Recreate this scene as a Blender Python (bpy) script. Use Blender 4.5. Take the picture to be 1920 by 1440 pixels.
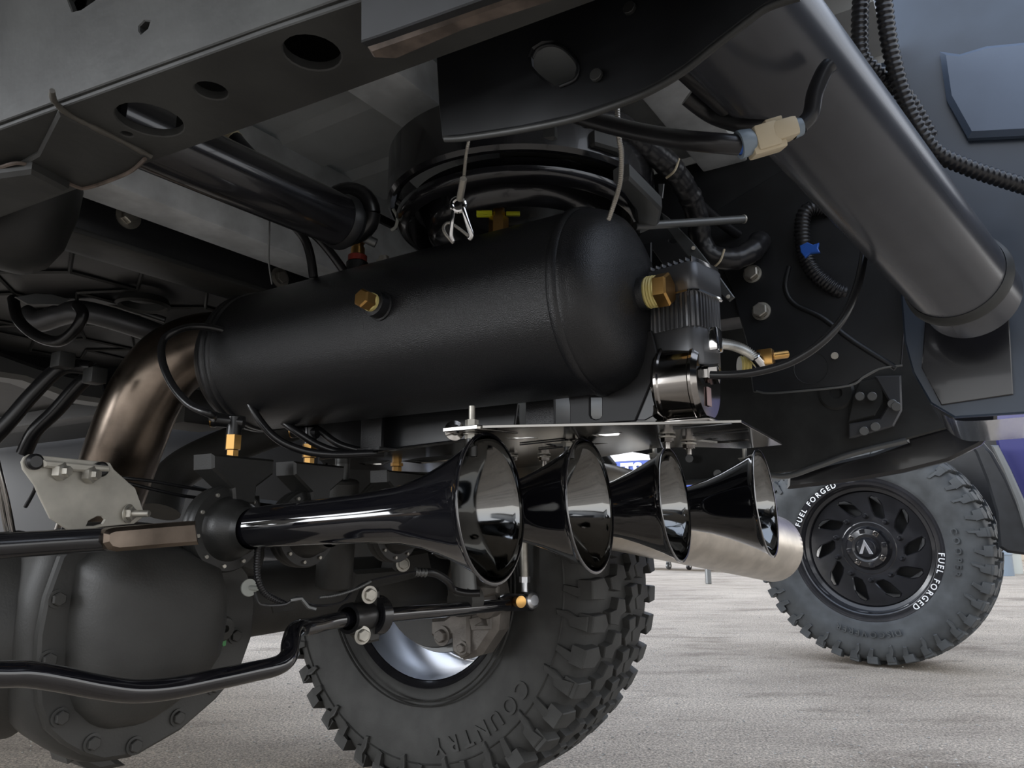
import bpy, bmesh, math, random
from mathutils import Vector, Matrix
random.seed(7)
PI = math.pi
for o in list(bpy.data.objects): bpy.data.objects.remove(o)
S = bpy.context.scene
COL = S.collection
# ---------------------------------------------------------------- camera (world X = truck's right, Y = truck's front)
F = 1387.0; YAW = math.radians(57); PIT = math.radians(11)
CP = Vector((0, 0, .56))
hv = Vector((math.sin(YAW), math.cos(YAW), 0)); rv = Vector((math.cos(YAW), -math.sin(YAW), 0)); zv = Vector((0, 0, 1))
fv = hv*math.cos(PIT) + zv*math.sin(PIT); uv = -hv*math.sin(PIT) + zv*math.cos(PIT)
cd = bpy.data.cameras.new('camera'); cam = bpy.data.objects.new('camera', cd); COL.objects.link(cam)
cd.sensor_width = 36; cd.lens = F*36/1920; cd.clip_start = .02; cd.clip_end = 300
cam.matrix_world = Matrix((( rv.x, uv.x, -fv.x, CP.x), (rv.y, uv.y, -fv.y, CP.y), (rv.z, uv.z, -fv.z, CP.z), (0, 0, 0, 1)))
S.camera = cam
# ---------------------------------------------------------------- world, sun, exposure
S.view_settings.view_transform = 'Standard'; S.view_settings.look = 'None'
S.view_settings.gamma = 1; S.view_settings.use_curve_mapping = False
S.view_settings.exposure = 1.05
w = bpy.data.worlds.new('World'); S.world = w; w.use_nodes = True
nt = w.node_tree; nt.nodes.clear()
wo = nt.nodes.new('ShaderNodeOutputWorld'); bg = nt.nodes.new('ShaderNodeBackground')
tc = nt.nodes.new('ShaderNodeTexCoord'); sx = nt.nodes.new('ShaderNodeSeparateXYZ'); cr = nt.nodes.new('ShaderNodeValToRGB')
cr.color_ramp.elements[0].position = 0.0; cr.color_ramp.elements[0].color = (1.0, .99, .97, 1)
cr.color_ramp.elements[1].position = 1.0; cr.color_ramp.elements[1].color = (.55, .68, .92, 1)
nt.links.new(tc.outputs['Generated'], sx.inputs[0]); nt.links.new(sx.outputs[2], cr.inputs[0])
nt.links.new(cr.outputs[0], bg.inputs[0]); nt.links.new(bg.outputs[0], wo.inputs[0])
bg.inputs[1].default_value = 1.0
sd = bpy.data.lights.new('sun', 'SUN'); sd.energy = 2.0; sd.angle = math.radians(40); sd.color = (.93, .96, 1)
so = bpy.data.objects.new('sun', sd); COL.objects.link(so)
so.rotation_euler = Vector((-.74, .64, .12)).to_track_quat('Z', 'Y').to_euler()
# ---------------------------------------------------------------- pixel helpers
def ray(x, y): return fv + rv*((x-960)/F) - uv*((y-720)/F)
def U(x, y, X=None, Y=None, Z=None, D=None):
    d = ray(x, y)
    t = D if D is not None else ((X-CP.x)/d.x if X is not None else (Y-CP.y)/d.y if Y is not None else (Z-CP.z)/d.z)
    return CP + d*t
# ---------------------------------------------------------------- materials
MATS = {}
def mat(name, col, rough=.5, metal=0, coat=0, bump=0, bscale=200, var=0, vscale=12, col2=None, spec=.5, rvar=0):
    m = bpy.data.materials.new(name); m.use_nodes = True; n = m.node_tree; b = n.nodes['Principled BSDF']
    b.inputs['Base Color'].default_value = (*col, 1); b.inputs['Roughness'].default_value = rough
    b.inputs['Metallic'].default_value = metal; b.inputs['Coat Weight'].default_value = coat
    b.inputs['Coat Roughness'].default_value = .05; b.inputs['Specular IOR Level'].default_value = spec
    t = n.nodes.new('ShaderNodeTexCoord')
    if var or col2:
        no = n.nodes.new('ShaderNodeTexNoise'); no.inputs['Scale'].default_value = vscale; no.inputs['Detail'].default_value = 6
        n.links.new(t.outputs['Object'], no.inputs['Vector'])
        r = n.nodes.new('ShaderNodeValToRGB'); r.color_ramp.elements[0].position = .38; r.color_ramp.elements[1].position = .66
        c2 = col2 or tuple(min(1, c*(1+var)) for c in col); c1 = col if col2 else tuple(c*(1-var) for c in col)
        r.color_ramp.elements[0].color = (*c1, 1); r.color_ramp.elements[1].color = (*c2, 1)
        n.links.new(no.outputs['Fac'], r.inputs[0]); n.links.new(r.outputs[0], b.inputs['Base Color'])
        if rvar:
            mr = n.nodes.new('ShaderNodeMapRange'); mr.inputs[3].default_value = rough-rvar; mr.inputs[4].default_value = rough+rvar
            n.links.new(no.outputs['Fac'], mr.inputs[0]); n.links.new(mr.outputs[0], b.inputs['Roughness'])
    if bump:
        nb = n.nodes.new('ShaderNodeTexNoise'); nb.inputs['Scale'].default_value = bscale; nb.inputs['Detail'].default_value = 3
        bp = n.nodes.new('ShaderNodeBump'); bp.inputs['Strength'].default_value = bump; bp.inputs['Distance'].default_value = .002
        n.links.new(t.outputs['Object'], nb.inputs['Vector']); n.links.new(nb.outputs['Fac'], bp.inputs['Height'])
        n.links.new(bp.outputs[0], b.inputs['Normal'])
    return m
TANK = mat('satin black powder coat', (.009, .0095, .011), .29, bump=.35, bscale=900)
GLOSS = mat('gloss black plastic', (.006, .006, .008), .07, coat=1)
HOUS = mat('cast black plastic', (.018, .018, .017), .4, bump=.1, bscale=500)
FRAME = mat('frame black wax', (.031, .032, .031), .5, var=.45, vscale=9, bump=.2, bscale=60)
DARK = mat('dark chassis paint', (.012, .013, .015), .42, var=.3, vscale=20)
DARKG = mat('gloss chassis paint', (.012, .012, .014), .2, var=.3, vscale=15, coat=.4)
BED = mat('grey bed primer', (.48, .50, .505), .45, var=.12, vscale=7)
BEDL = mat('light grey crossmember', (.66, .69, .71), .5, var=.14, vscale=25)
CAST = mat('cast iron black', (.036, .035, .032), .55, bump=.15, bscale=350, var=.2)
STEEL = mat('bare exhaust steel', (.30, .245, .20), .3, 1, var=.35, vscale=14, rvar=.08)
STEELB = mat('brushed stainless', (.62, .57, .5), .34, 1, var=.1, vscale=30)
ZINC = mat('zinc plate', (.5, .48, .43), .45, .85, var=.25, vscale=30)
BRKT = mat('galvanised bracket', (.42, .40, .35), .5, .35, var=.2, vscale=20)
CHR = mat('chrome', (.75, .75, .75), .08, 1)
ALU = mat('polished aluminium', (.80, .82, .86), .34, 1)
HTUBE = mat('satin dark grey tube', (.05, .053, .062), .24, var=.15, vscale=8)
BELL = mat('mirror black bell', (.20, .20, .195), .07, 1)
UNDER = mat('matt black plate', (.004, .004, .005), .6)
SMOKE = mat('dark chrome', (.24, .225, .21), .12, 1)
DCAST = mat('dark grey cast aluminium', (.12, .123, .13), .38, .6)
BRASS = mat('brass', (.62, .36, .12), .28, 1)
TAPE = mat('yellow thread sealant', (.62, .52, .2), .4)
YELL = mat('yellow plastic', (.6, .62, .03), .4)
RUB = mat('black rubber hose', (.01, .01, .011), .28)
TIRE = mat('tyre rubber', (.036, .036, .034), .68, var=.2, vscale=20, bump=.15, bscale=300)
TIREF = mat('dusty tyre rubber', (.05, .054, .056), .62, var=.25, vscale=14)
LOOM = mat('black loom plastic', (.016, .016, .018), .3)
CABLE = mat('steel wire rope', (.42, .40, .36), .4, .8)
BEIGE = mat('beige plastic', (.55, .47, .33), .45)
BLUE = mat('blue plastic', (.02, .11, .5), .4)
CLEARP = mat('grey blue plastic', (.2, .25, .3), .35)
NAVY = mat('haze tinted pad paint', (.075, .10, .145), .42, var=.15, vscale=5)  # lighter blue-grey: lens haze put into the pad colour
NAVYD = mat('dark panel paint with haze tint', (.030, .042, .062), .35, var=.2, vscale=8)  # blue tint carries lens haze, not the panel's own paint
WHITE = mat('white lettering', (.85, .85, .85), .5)
WPLAS = mat('white nylon', (.5, .52, .48), .5)
LBL = mat('pale red label', (.5, .36, .36), .5)
GREEN = mat('green paint dab', (.08, .3, .1), .5)
BODYB = mat('dark blue car paint', (.035, .035, .14), .25, coat=1)
SIGNB = mat('blue banner', (.05, .1, .42), .5)
TAN = mat('tan wall', (.42, .36, .28), .8, var=.15, vscale=2)
MUFF = mat('aluminised steel', (.16, .165, .165), .42, .7)
PLATE = mat('glossy black plate', (.24, .23, .215), .13, .95)
SEAM = mat('seam sealer', (.075, .07, .06), .5, bump=.6, bscale=150)
RUSTY = mat('worn weld edge', (.11, .085, .07), .55, var=.4, vscale=60)
# ---------------------------------------------------------------- object helpers
def thing(name, label, cat, loc=(0, 0, 0), group=None, mtx=None):
    o = bpy.data.objects.new(name, None); COL.objects.link(o); o.empty_display_size = .05
    if mtx is not None: o.matrix_world = mtx
    else: o.location = loc
    o['label'] = label; o['category'] = cat
    if group: o['group'] = group
    return o
def tag(o, label, cat, group=None, kind=None):
    o['label'] = label; o['category'] = cat
    if group: o['group'] = group
    if kind: o['kind'] = kind
    return o
def link(name, me, m, parent=None, local=False, label=None, smooth=True, ang=35):
    if m is not None and not me.materials: me.materials.append(m)
    o = bpy.data.objects.new(name, me); COL.objects.link(o)
    if parent:
        o.parent = parent
        if not local and parent.type == 'EMPTY': o.matrix_parent_inverse = Matrix.Translation(-Vector(parent.location))
    if smooth and me.polygons:
        for p in me.polygons: p.use_smooth = True
        me.set_sharp_from_angle(angle=math.radians(ang))
    if label: o['label'] = label
    return o
def bm2me(bm):
    bmesh.ops.recalc_face_normals(bm, faces=bm.faces)
    me = bpy.data.meshes.new('m'); bm.to_mesh(me); bm.free(); return me
def basis(ax):
    ax = Vector(ax).normalized(); a = Vector((0, 0, 1)) if abs(ax.z) < .9 else Vector((1, 0, 0))
    e1 = (a - ax*a.dot(ax)).normalized(); return ax, e1, ax.cross(e1)
def a_lathe(bm, prof, org, ax, seg=32, ph=0):
    ax, e1, e2 = basis(ax); org = Vector(org); rings = []
    for t, r in prof:
        if r < 1e-6: rings.append([bm.verts.new(org+ax*t)])
        else: rings.append([bm.verts.new(org+ax*t+(e1*math.cos(ph+2*PI*k/seg)+e2*math.sin(ph+2*PI*k/seg))*r) for k in range(seg)])
    for a, b in zip(rings, rings[1:]):
        for k in range(seg):
            q = (k+1) % seg
            if len(a) == 1 and len(b) == 1: continue
            if len(a) == 1: bm.faces.new((a[0], b[k], b[q]))
            elif len(b) == 1: bm.faces.new((a[k], a[q], b[0]))
            else: bm.faces.new((a[k], a[q], b[q], b[k]))
def lathe(name, prof, org, ax, m, parent=None, seg=32, ph=0, **kw):
    bm = bmesh.new(); a_lathe(bm, prof, org, ax, seg, ph); return link(name, bm2me(bm), m, parent, **kw)
def cyl(name, p, q, r, m, parent=None, seg=24, r2=None, **kw):
    p = Vector(p); q = Vector(q); L = (q-p).length; r2 = r if r2 is None else r2; c = min(r, r2, L)*.12
    return lathe(name, [(0, 0), (0, r-c), (c, r), (L-c, r2), (L, r2-c), (L, 0)], p, q-p, m, parent, seg, **kw)
def a_box(bm, p, q, bev=0, mtx=None):
    r = bmesh.ops.create_cube(bm, size=1); vs = r['verts']; p = Vector(p); q = Vector(q); c = (p+q)/2; d = q-p
    for v in vs: v.co = Vector((v.co.x*d.x, v.co.y*d.y, v.co.z*d.z))+c
    if bev:
        es = list({e for v in vs for e in v.link_edges})
        rr = bmesh.ops.bevel(bm, geom=es, offset=bev, segments=2, affect='EDGES', profile=.6); vs = list({v for f in rr['faces'] for v in f.verts} | {v for v in vs if v.is_valid})
    if mtx is not None:
        for v in vs: v.co = mtx @ v.co
def box(name, p, q, m, parent=None, bev=.001, mtx=None, **kw):
    bm = bmesh.new(); a_box(bm, p, q, bev, mtx); return link(name, bm2me(bm), m, parent, **kw)
def smoothpath(pts, n=8, closed=False):
    pts = [Vector(p) for p in pts]
    if len(pts) < 3: return pts
    out = []; N = len(pts)
    for i in range(N-1):
        p0 = pts[max(i-1, 0)]; p1 = pts[i]; p2 = pts[i+1]; p3 = pts[min(i+2, N-1)]
        for k in range(n):
            t = k/n
            out.append(.5*((2*p1)+(-p0+p2)*t+(2*p0-5*p1+4*p2-p3)*t*t+(-p0+3*p1-3*p2+p3)*t**3))
    out.append(pts[-1]); return out
def resample(path, step):
    out = [path[0]]; acc = 0
    L = [0]
    for a, b in zip(path, path[1:]): L.append(L[-1]+(b-a).length)
    n = max(2, int(L[-1]/step)); i = 0; out = []
    for k in range(n+1):
        s = L[-1]*k/n
        while i < len(path)-2 and L[i+1] < s: i += 1
        d = L[i+1]-L[i]; out.append(path[i].lerp(path[i+1], (s-L[i])/d if d else 0))
    return out, L[-1]
def a_tube(bm, path, rf, seg=12, cap=True, spiral=0):
    n = len(path); tan = [(path[min(i+1, n-1)]-path[max(i-1, 0)]).normalized() for i in range(n)]
    _, e1, _ = basis(tan[0]); rings = []
    for i in range(n):
        e1 = (e1-tan[i]*e1.dot(tan[i])).normalized(); e2 = tan[i].cross(e1); r = rf(i/(n-1))
        rr = r if isinstance(r, tuple) else (r, r)
        rings.append([bm.verts.new(path[i]+e1*math.cos(2*PI*k/seg+spiral*i)*rr[0]+e2*math.sin(2*PI*k/seg+spiral*i)*rr[1]) for k in range(seg)])
    for a, b in zip(rings, rings[1:]):
        for k in range(seg): bm.faces.new((a[k], a[(k+1) % seg], b[(k+1) % seg], b[k]))
    if cap: bm.faces.new(rings[0][::-1]); bm.faces.new(rings[-1])
def tube(name, pts, r, m, parent=None, seg=14, n=8, corr=None, cap=True, straight=False, lumpy=0, **kw):
    path = [Vector(p) for p in pts] if straight else smoothpath(pts, n)
    rs = r if isinstance(r, (list, tuple)) else None
    def base(s):
        if rs is None: return r
        x = s*(len(rs)-1); i = min(int(x), len(rs)-2); return rs[i]+(rs[i+1]-rs[i])*(x-i)
    if corr:
        pitch, dep = corr; path, L = resample(path, pitch/4); N = len(path)-1
        tab = [1, 1, 1-dep, 1-dep]
        f = lambda s: base(s)*tab[int(round(s*N)) % 4]
    elif lumpy:
        path, L = resample(path, .004); rnd = [1+random.uniform(-lumpy, lumpy) for _ in path]; N = len(path)-1
        f = lambda s: base(s)*rnd[int(round(s*N))]
    else: f = base
    bm = bmesh.new(); a_tube(bm, path, f, seg, cap)
    return link(name, bm2me(bm), m, parent, ang=kw.pop('ang', 50), **kw)
def pxtube(name, px, r, m, parent=None, **kw):      # px: list of (x, y, distance)
    return tube(name, [U(x, y, D=d) for x, y, d in px], r, m, parent, **kw)
def circ(cx, cy, r, n=24, ry=None): return [(cx+r*math.cos(2*PI*k/n), cy+(ry or r)*math.sin(2*PI*k/n)) for k in range(n)]
def sheet(name, outer, holes, o, e1, e2, th, m, parent=None, bev=.0008, **kw):   # flat plate with holes, thickness th along e1 x e2
    cu = bpy.data.curves.new('c', 'CURVE'); cu.dimensions = '2D'; cu.fill_mode = 'BOTH'
    for pts in [outer]+list(holes):
        sp = cu.splines.new('POLY'); sp.points.add(len(pts)-1); sp.use_cyclic_u = True
        for p, q in zip(sp.points, pts): p.co = (q[0], q[1], 0, 1)
    cu.extrude = max(th/2-bev, .0001); cu.bevel_depth = bev; cu.bevel_resolution = 0; cu.offset = -bev if bev else 0
    t = bpy.data.objects.new('t', cu); me = bpy.data.meshes.new_from_object(t)
    bpy.data.objects.remove(t); bpy.data.curves.remove(cu)
    e1 = Vector(e1).normalized(); e2 = Vector(e2).normalized(); n = e1.cross(e2); o = Vector(o)
    bm = bmesh.new(); bm.from_mesh(me); bmesh.ops.remove_doubles(bm, verts=bm.verts, dist=1e-6)
    for v in bm.verts: v.co = o+e1*v.co.x+e2*v.co.y+n*v.co.z
    return link(name, bm2me(bm), m, parent, ang=25, **kw)
AX = {'X': ((0, 1, 0), (0, 0, 1)), 'Y': ((1, 0, 0), (0, 0, 1)), 'Z': ((1, 0, 0), (0, 1, 0))}
def onplane(px, o, n):
    d = ray(*px); o = Vector(o); n = Vector(n); return CP+d*((o-CP).dot(n)/d.dot(n))
def sheetpx(name, px, ax, c, th, m, parent=None, holes=(), plane=None, **kw):     # outline measured in the photograph, placed on a real plane
    if plane: o, e1, e2 = [Vector(v) for v in plane]
    else:
        o = Vector((c if ax == 'X' else 0, c if ax == 'Y' else 0, c if ax == 'Z' else 0)); e1, e2 = [Vector(v) for v in AX[ax]]
    n = e1.cross(e2)
    def cv(p): q = onplane(p, o, n)-o; return (q.dot(e1), q.dot(e2))
    return sheet(name, [cv(p) for p in px], [[cv(p) for p in h] for h in holes], o, e1, e2, th, m, parent, **kw)
def round_hole(px, ax, c, r, n=20, plane=None):
    # a round hole of real radius r centred on the point seen at px; returned as px outline
    if plane: o, e1, e2 = [Vector(v) for v in plane]
    else: o = Vector((c if ax == 'X' else 0, c if ax == 'Y' else 0, c if ax == 'Z' else 0)); e1, e2 = [Vector(v) for v in AX[ax]]
    q = onplane(px, o, e1.cross(e2)); out = []
    for k in range(n):
        v = q+e1*math.cos(2*PI*k/n)*r+e2*math.sin(2*PI*k/n)*r-CP; z = v.dot(fv); out.append((960+F*v.dot(rv)/z, 720-F*v.dot(uv)/z))
    return out
def bolt(name, p, ax, r, m, parent=None, flange=1.35, h=.7, stud=0, label=None):
    bm = bmesh.new(); p = Vector(p)
    a_lathe(bm, [(0, 0), (0, r*flange), (r*.18, r*flange), (r*.22, r*.95)], p, ax, 24)
    a_lathe(bm, [(r*.15, 0), (r*.15, r), (r*(h+.05), r), (r*(h+.15), r*.86), (r*(h+.15), 0)], p, ax, 6)
    if stud: a_lathe(bm, [(0, 0), (0, r*.5), (stud-.001, r*.5), (stud, r*.4), (stud, 0)], p, ax, 12)
    return link(name, bm2me(bm), m, parent, label=label)
def arc_text(name, s, R, a0, size, mm, parent, xface, side=1, th=.0012, spread=1.0):
    # letters on a circle round the local X axis, tops outward, reading clockwise seen from the face (side=1: seen from +X, -1: from -X)
    a = a0; bm = bmesh.new()
    for ch in s:
        if ch == ' ': a += size*.55/R; continue
        cu = bpy.data.curves.new('t', 'FONT'); cu.body = ch; cu.size = size; cu.extrude = th/2; cu.align_x = 'CENTER'; cu.offset = size*.015
        t = bpy.data.objects.new('t', cu); me = bpy.data.meshes.new_from_object(t); bpy.data.objects.remove(t)
        wch = (max(v.co.x for v in me.vertices)-min(v.co.x for v in me.vertices)) if me.vertices else size*.5
        a += (wch/2+size*.06)*spread/R
        # seen from the face: right = e, up = z. clockwise angle a from top
        rad = Vector((0, math.sin(a)*side, math.cos(a))); tg = Vector((0, math.cos(a)*side, -math.sin(a)))
        tmp = bmesh.new(); tmp.from_mesh(me)
        for v in tmp.verts: v.co = Vector((xface+v.co.z*side, 0, 0))+rad*(R+v.co.y)+tg*v.co.x
        tm = bpy.data.meshes.new('x'); tmp.to_mesh(tm); tmp.free(); bm.from_mesh(tm)
        a += (wch/2+size*.06)*spread/R
    return link(name, bm2me(bm), mm, parent, local=True, smooth=False)

# ================================================================ GROUND AND BACKGROUND
def ground():
    m = bpy.data.materials.new('worn asphalt'); m.use_nodes = True; n = m.node_tree; b = n.nodes['Principled BSDF']; L = n.links
    t = n.nodes.new('ShaderNodeTexCoord'); b.inputs['Roughness'].default_value = .8
    def noise(sc, det, st=(1, 1, 1), rough=.6):
        mp = n.nodes.new('ShaderNodeMapping'); mp.vector_type = 'TEXTURE'; mp.inputs['Scale'].default_value = st; mp.inputs['Rotation'].default_value = (0, 0, math.radians(-57))
        L.new(t.outputs['Object'], mp.inputs[0]); q = n.nodes.new('ShaderNodeTexNoise'); q.inputs['Scale'].default_value = sc
        q.inputs['Detail'].default_value = det; q.inputs['Roughness'].default_value = rough; L.new(mp.outputs[0], q.inputs['Vector']); return q
    def ramp(q, p0, c0, p1, c1):
        r = n.nodes.new('ShaderNodeValToRGB'); r.color_ramp.elements[0].position = p0; r.color_ramp.elements[1].position = p1
        r.color_ramp.elements[0].color = (*c0, 1); r.color_ramp.elements[1].color = (*c1, 1); L.new(q.outputs[0], r.inputs[0]); return r
    def mul(a, c, f=1):
        x = n.nodes.new('ShaderNodeMixRGB'); x.blend_type = 'MULTIPLY'; x.inputs[0].default_value = f; L.new(a.outputs[0], x.inputs[1]); L.new(c.outputs[0], x.inputs[2]); return x
    base = ramp(noise(2.2, 9, (1.8, 1, 1), .65), .34, (.43, .375, .315), .68, (.68, .605, .515))
    blot = ramp(noise(4, 7, (2.5, 1, 1)), .34, (.6, .58, .56), .46, (1, 1, 1))
    grain = ramp(noise(150, 5, rough=.8), .40, (.38, .37, .35), .60, (1.5, 1.46, 1.4))
    fine = ramp(noise(60, 6, rough=.75), .3, (.62, .61, .6), .66, (1.12, 1.1, 1.08))
    c = mul(mul(mul(base, blot), grain), fine); L.new(c.outputs[0], b.inputs['Base Color'])
    bp = n.nodes.new('ShaderNodeBump'); bp.inputs['Strength'].default_value = .7; bp.inputs['Distance'].default_value = .006
    L.new(fine.outputs[0], bp.inputs['Height']); bp2 = n.nodes.new('ShaderNodeBump'); bp2.inputs['Strength'].default_value = .6; bp2.inputs['Distance'].default_value = .003
    L.new(grain.outputs[0], bp2.inputs['Height']); L.new(bp.outputs[0], bp2.inputs['Normal']); L.new(bp2.outputs[0], b.inputs['Normal'])
    bm = bmesh.new(); bmesh.ops.create_grid(bm, x_segments=4, y_segments=4, size=60)
    o = link('floor', bm2me(bm), m, smooth=False); o['kind'] = 'structure'; o['label'] = 'worn grey asphalt ground'
    bm = bmesh.new()
    for i in range(4200):
        a = math.radians(random.uniform(25, 100)); d = 1.3+6*random.random()**1.6; r = random.uniform(.0015, .0045)
        c = Vector((math.sin(a)*d, math.cos(a)*d, r*.3)); f = [random.uniform(.7, 1.3) for _ in range(6)]
        v = [bm.verts.new(c+Vector(q)*r*f[i]) for i, q in enumerate([(1, 0, 0), (0, 1, 0), (-1, 0, 0), (0, -1, 0), (0, 0, .7), (0, 0, -.7)])]
        for k in range(4): bm.faces.new((v[k], v[(k+1) % 4], v[4])); bm.faces.new((v[(k+1) % 4], v[k], v[5]))
    g = link('gravel', bm2me(bm), mat('pale gravel', (.42, .40, .36), .8, var=.4, vscale=50), smooth=False)
    tag(g, 'loose pale grit scattered over the asphalt', 'gravel', kind='stuff')
ground()

# yard wall far behind
wl = box('yard_wall', (16, -7, 0), (16.4, 14, 3.2), TAN, bev=.02); tag(wl, 'tan yard wall far beyond the parked truck', 'wall')
def banner():
    t = thing('banner', 'blue and white banner seen beyond the horns and tyre', 'banner', (9, 4, 0))
    p = U(1175, 868, D=8.2); X = p.x
    box('panel', (X, p.y-.9, p.z-.55), (X+.04, p.y+1.2, p.z+.02), SIGNB, t)
    box('header', (X-.01, p.y-.9, p.z+.02), (X+.04, p.y+1.2, p.z+.45), WHITE, t, label='white upper half of the banner')
    cu = bpy.data.curves.new('t', 'FONT'); cu.body = 'ATS'; cu.size = .24; cu.extrude = .004; cu.offset = .008
    o = bpy.data.objects.new('t', cu); me = bpy.data.meshes.new_from_object(o); bpy.data.objects.remove(o)
    q = U(1140, 897, X=X-.012)
    for v in me.vertices: v.co = Vector((X-.012+v.co.z, q.y-v.co.x, q.z+v.co.y-.01))
    link('lettering', me, WHITE, t, smooth=False, label='white lettering ATS')
    for k in (-.85, 1.15): cyl('post', (X+.03, p.y+k, 0), (X+.03, p.y+k, p.z+.4), .03, MUFF, t)
banner()
def dolly():
    p = U(1300, 1062, Z=.05); t = thing('floor_dolly', 'low grey dolly on castors behind the truck tyre', 'dolly', (p.x, p.y, 0))
    z = .17
    box('deck', (p.x-.25, p.y-.55, z), (p.x+.3, p.y+.9, z+.05), DCAST, t, bev=.01)
    for i, px in enumerate((1215, 1254, 1292)):
        c = U(px, 1064, X=p.x); c.z = .05
        wv = lathe('castor', [(-.018, 0), (-.018, .04), (-.012, .05), (.012, .05), (.018, .04), (.018, 0)], c, (.3, 1, 0), RUB if i != 1 else MUFF, t)
        box('fork', (c.x-.02, c.y-.03, .06), (c.x+.02, c.y+.03, z), MUFF, t)
        lathe('hub', [(-.022, 0), (-.022, .014), (.022, .014), (.022, 0)], c, (.3, 1, 0), WHITE, t)
dolly()
def barrel(px, col, label, h, r, D):
    p = U(px, 1000, D=D); t = thing('storage_drum', label, 'drum', (p.x, p.y, 0))
    lathe('shell', [(0, 0), (0, r), (h*.32, r), (h*.33, r*1.04), (h*.35, r), (h*.65, r), (h*.66, r*1.04), (h*.68, r), (h, r), (h, r*.94), (h-.02, r*.9), (h-.02, 0)], (p.x, p.y, 0), (0, 0, 1), col, t)
    lathe('bung', [(h-.02, 0), (h-.02, .05), (h, .05), (h, 0)], (p.x+r*.4, p.y, 0), (0, 0, 1), DARK, t, seg=12)
barrel(1856, CLEARP, 'pale blue drum beside the far tyre on the right', .75, .2, 9)
barrel(1874, WPLAS, 'white drum behind the blue mud flap of the parked truck', .75, .2, 9.4)

# ---------------------------------------------------------------- tyres and wheels
def block(bm, poly, r0, r1, N, k, R=None, taper=.86):
    # poly: (lateral a, tangential t) list; a tread block between radius r0 and r1 round local X
    cx = sum(p[0] for p in poly)/len(poly); cy = sum(p[1] for p in poly)/len(poly); rings = []
    for r, s in ((r0, 1), (r1-.002, .94), (r1, taper)):
        ring = []
        for a, t in poly:
            a = cx+(a-cx)*s; t = cy+(t-cy)*s; th = t/r1; rr = r-(.010*(abs(a)/.15)**3)
            ring.append(bm.verts.new((a, -math.sin(th)*rr, math.cos(th)*rr)))
        rings.append(ring)
    n = len(poly)
    for a, b in zip(rings, rings[1:]):
        for i in range(n): bm.faces.new((a[i], a[(i+1) % n], b[(i+1) % n], b[i]))
    bm.faces.new(rings[-1])
def make_tire(par, R, rim, hw, m, N=38, lugside=(-1, 1)):
    p = [(-hw+.028, rim-.004), (-hw+.016, rim+.004), (-hw+.014, rim+.018), (-hw+.004, rim+.05), (-hw-.004, rim+(R-rim)*.42), (-hw-.002, R-.07), (-hw+.006, R-.045), (-hw+.02, R-.026), (-hw+.05, R-.019), (0, R-.015)]
    prof = p+[(-a, r) for a, r in p[-2::-1]]
    # beading rings on the sidewall
    t = lathe('tyre_body', prof, (0, 0, 0), (1, 0, 0), m, par, seg=96, local=True, ang=60)
    step = 2*PI*R/N
    def mk(polys, r0, r1, taper=.86):
        bm = bmesh.new()
        for q in polys: block(bm, q, r0, r1, N, 0, taper=taper)
        return bm2me(bm)
    s = step
    shA = mk([[(hw-.004, -.30*s), (hw-.050, -.34*s), (hw-.062, -.10*s), (hw-.048, .24*s), (hw-.004, .22*s)]], R-.03, R)
    shB = mk([[(hw+.002, -.34*s), (hw-.040, -.38*s), (hw-.058, -.05*s), (hw-.040, .30*s), (hw+.002, .24*s)]], R-.03, R)
    cA = mk([[(.090, -.36*s), (.052, -.46*s), (.046, -.14*s), (.020, -.05*s), (.030, .34*s), (.060, .40*s), (.068, .06*s), (.094, .0)]], R-.022, R, .9)
    cB = mk([[(.030, -.50*s), (-.004, -.42*s), (.004, -.12*s), (-.014, .14*s), (.0, .42*s), (.024, .32*s), (.016, -.02*s), (.036, -.12*s)]], R-.022, R, .9)
    def lug(wd):
        bm = bmesh.new()
        zz = [(R-.018, -.30*s), (R-.052, -.26*s), (R-.058, -.02*s), (R-.084, .06*s), (R-.088, .24*s), (R-.062, .26*s), (R-.04, .10*s), (R-.018, .18*s)] if wd else \
             [(R-.018, -.28*s), (R-.045, -.30*s), (R-.075, -.12*s), (R-.072, .10*s), (R-.04, .0), (R-.018, .22*s)]
        rings = []
        for off, sc in ((-.012, 1), (.0085, .96), (.010, .88)):
            cy = sum(q[1] for q in zz)/len(zz); cr_ = sum(q[0] for q in zz)/len(zz); ring = []
            for r, t in zz:
                r = cr_+(r-cr_)*sc; tt = cy+(t-cy)*sc; th = tt/R
                f = (r-(R-.07))/.05; xs = hw-.001-max(0, f)*.011
                ring.append(bm.verts.new((xs+off, -math.sin(th)*r, math.cos(th)*r)))
            rings.append(ring)
        n = len(zz)
        for a, b in zip(rings, rings[1:]):
            for i in range(n): bm.faces.new((a[i], a[(i+1) % n], b[(i+1) % n], b[i]))
        bm.faces.new(rings[-1]); return bm2me(bm)
    lA, lB = lug(True), lug(False)
    for me in (shA, shB, cA, cB, lA, lB):
        me.materials.append(m)
    def put(name, me, ang, flip):
        o = bpy.data.objects.new(name, me); COL.objects.link(o); o.parent = t
        o.matrix_local = Matrix.Rotation(ang, 4, 'X') @ (Matrix.Rotation(PI, 4, 'Z') if flip else Matrix())
    for k in range(N):
        a = 2*PI*k/N
        for fl in (False, True):
            put('tread_block', shA if k % 2 else shB, a+(.5*2*PI/N if fl else 0), fl)
            put('tread_block', cA, a+(.25*2*PI/N if fl else 0), fl)
        put('tread_block', cB, a, False)
        for sd_ in lugside: put('sidewall_lug', lA if k % 2 else lB, a+(.5*2*PI/N if sd_ < 0 else 0), sd_ < 0)
    return t
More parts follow.
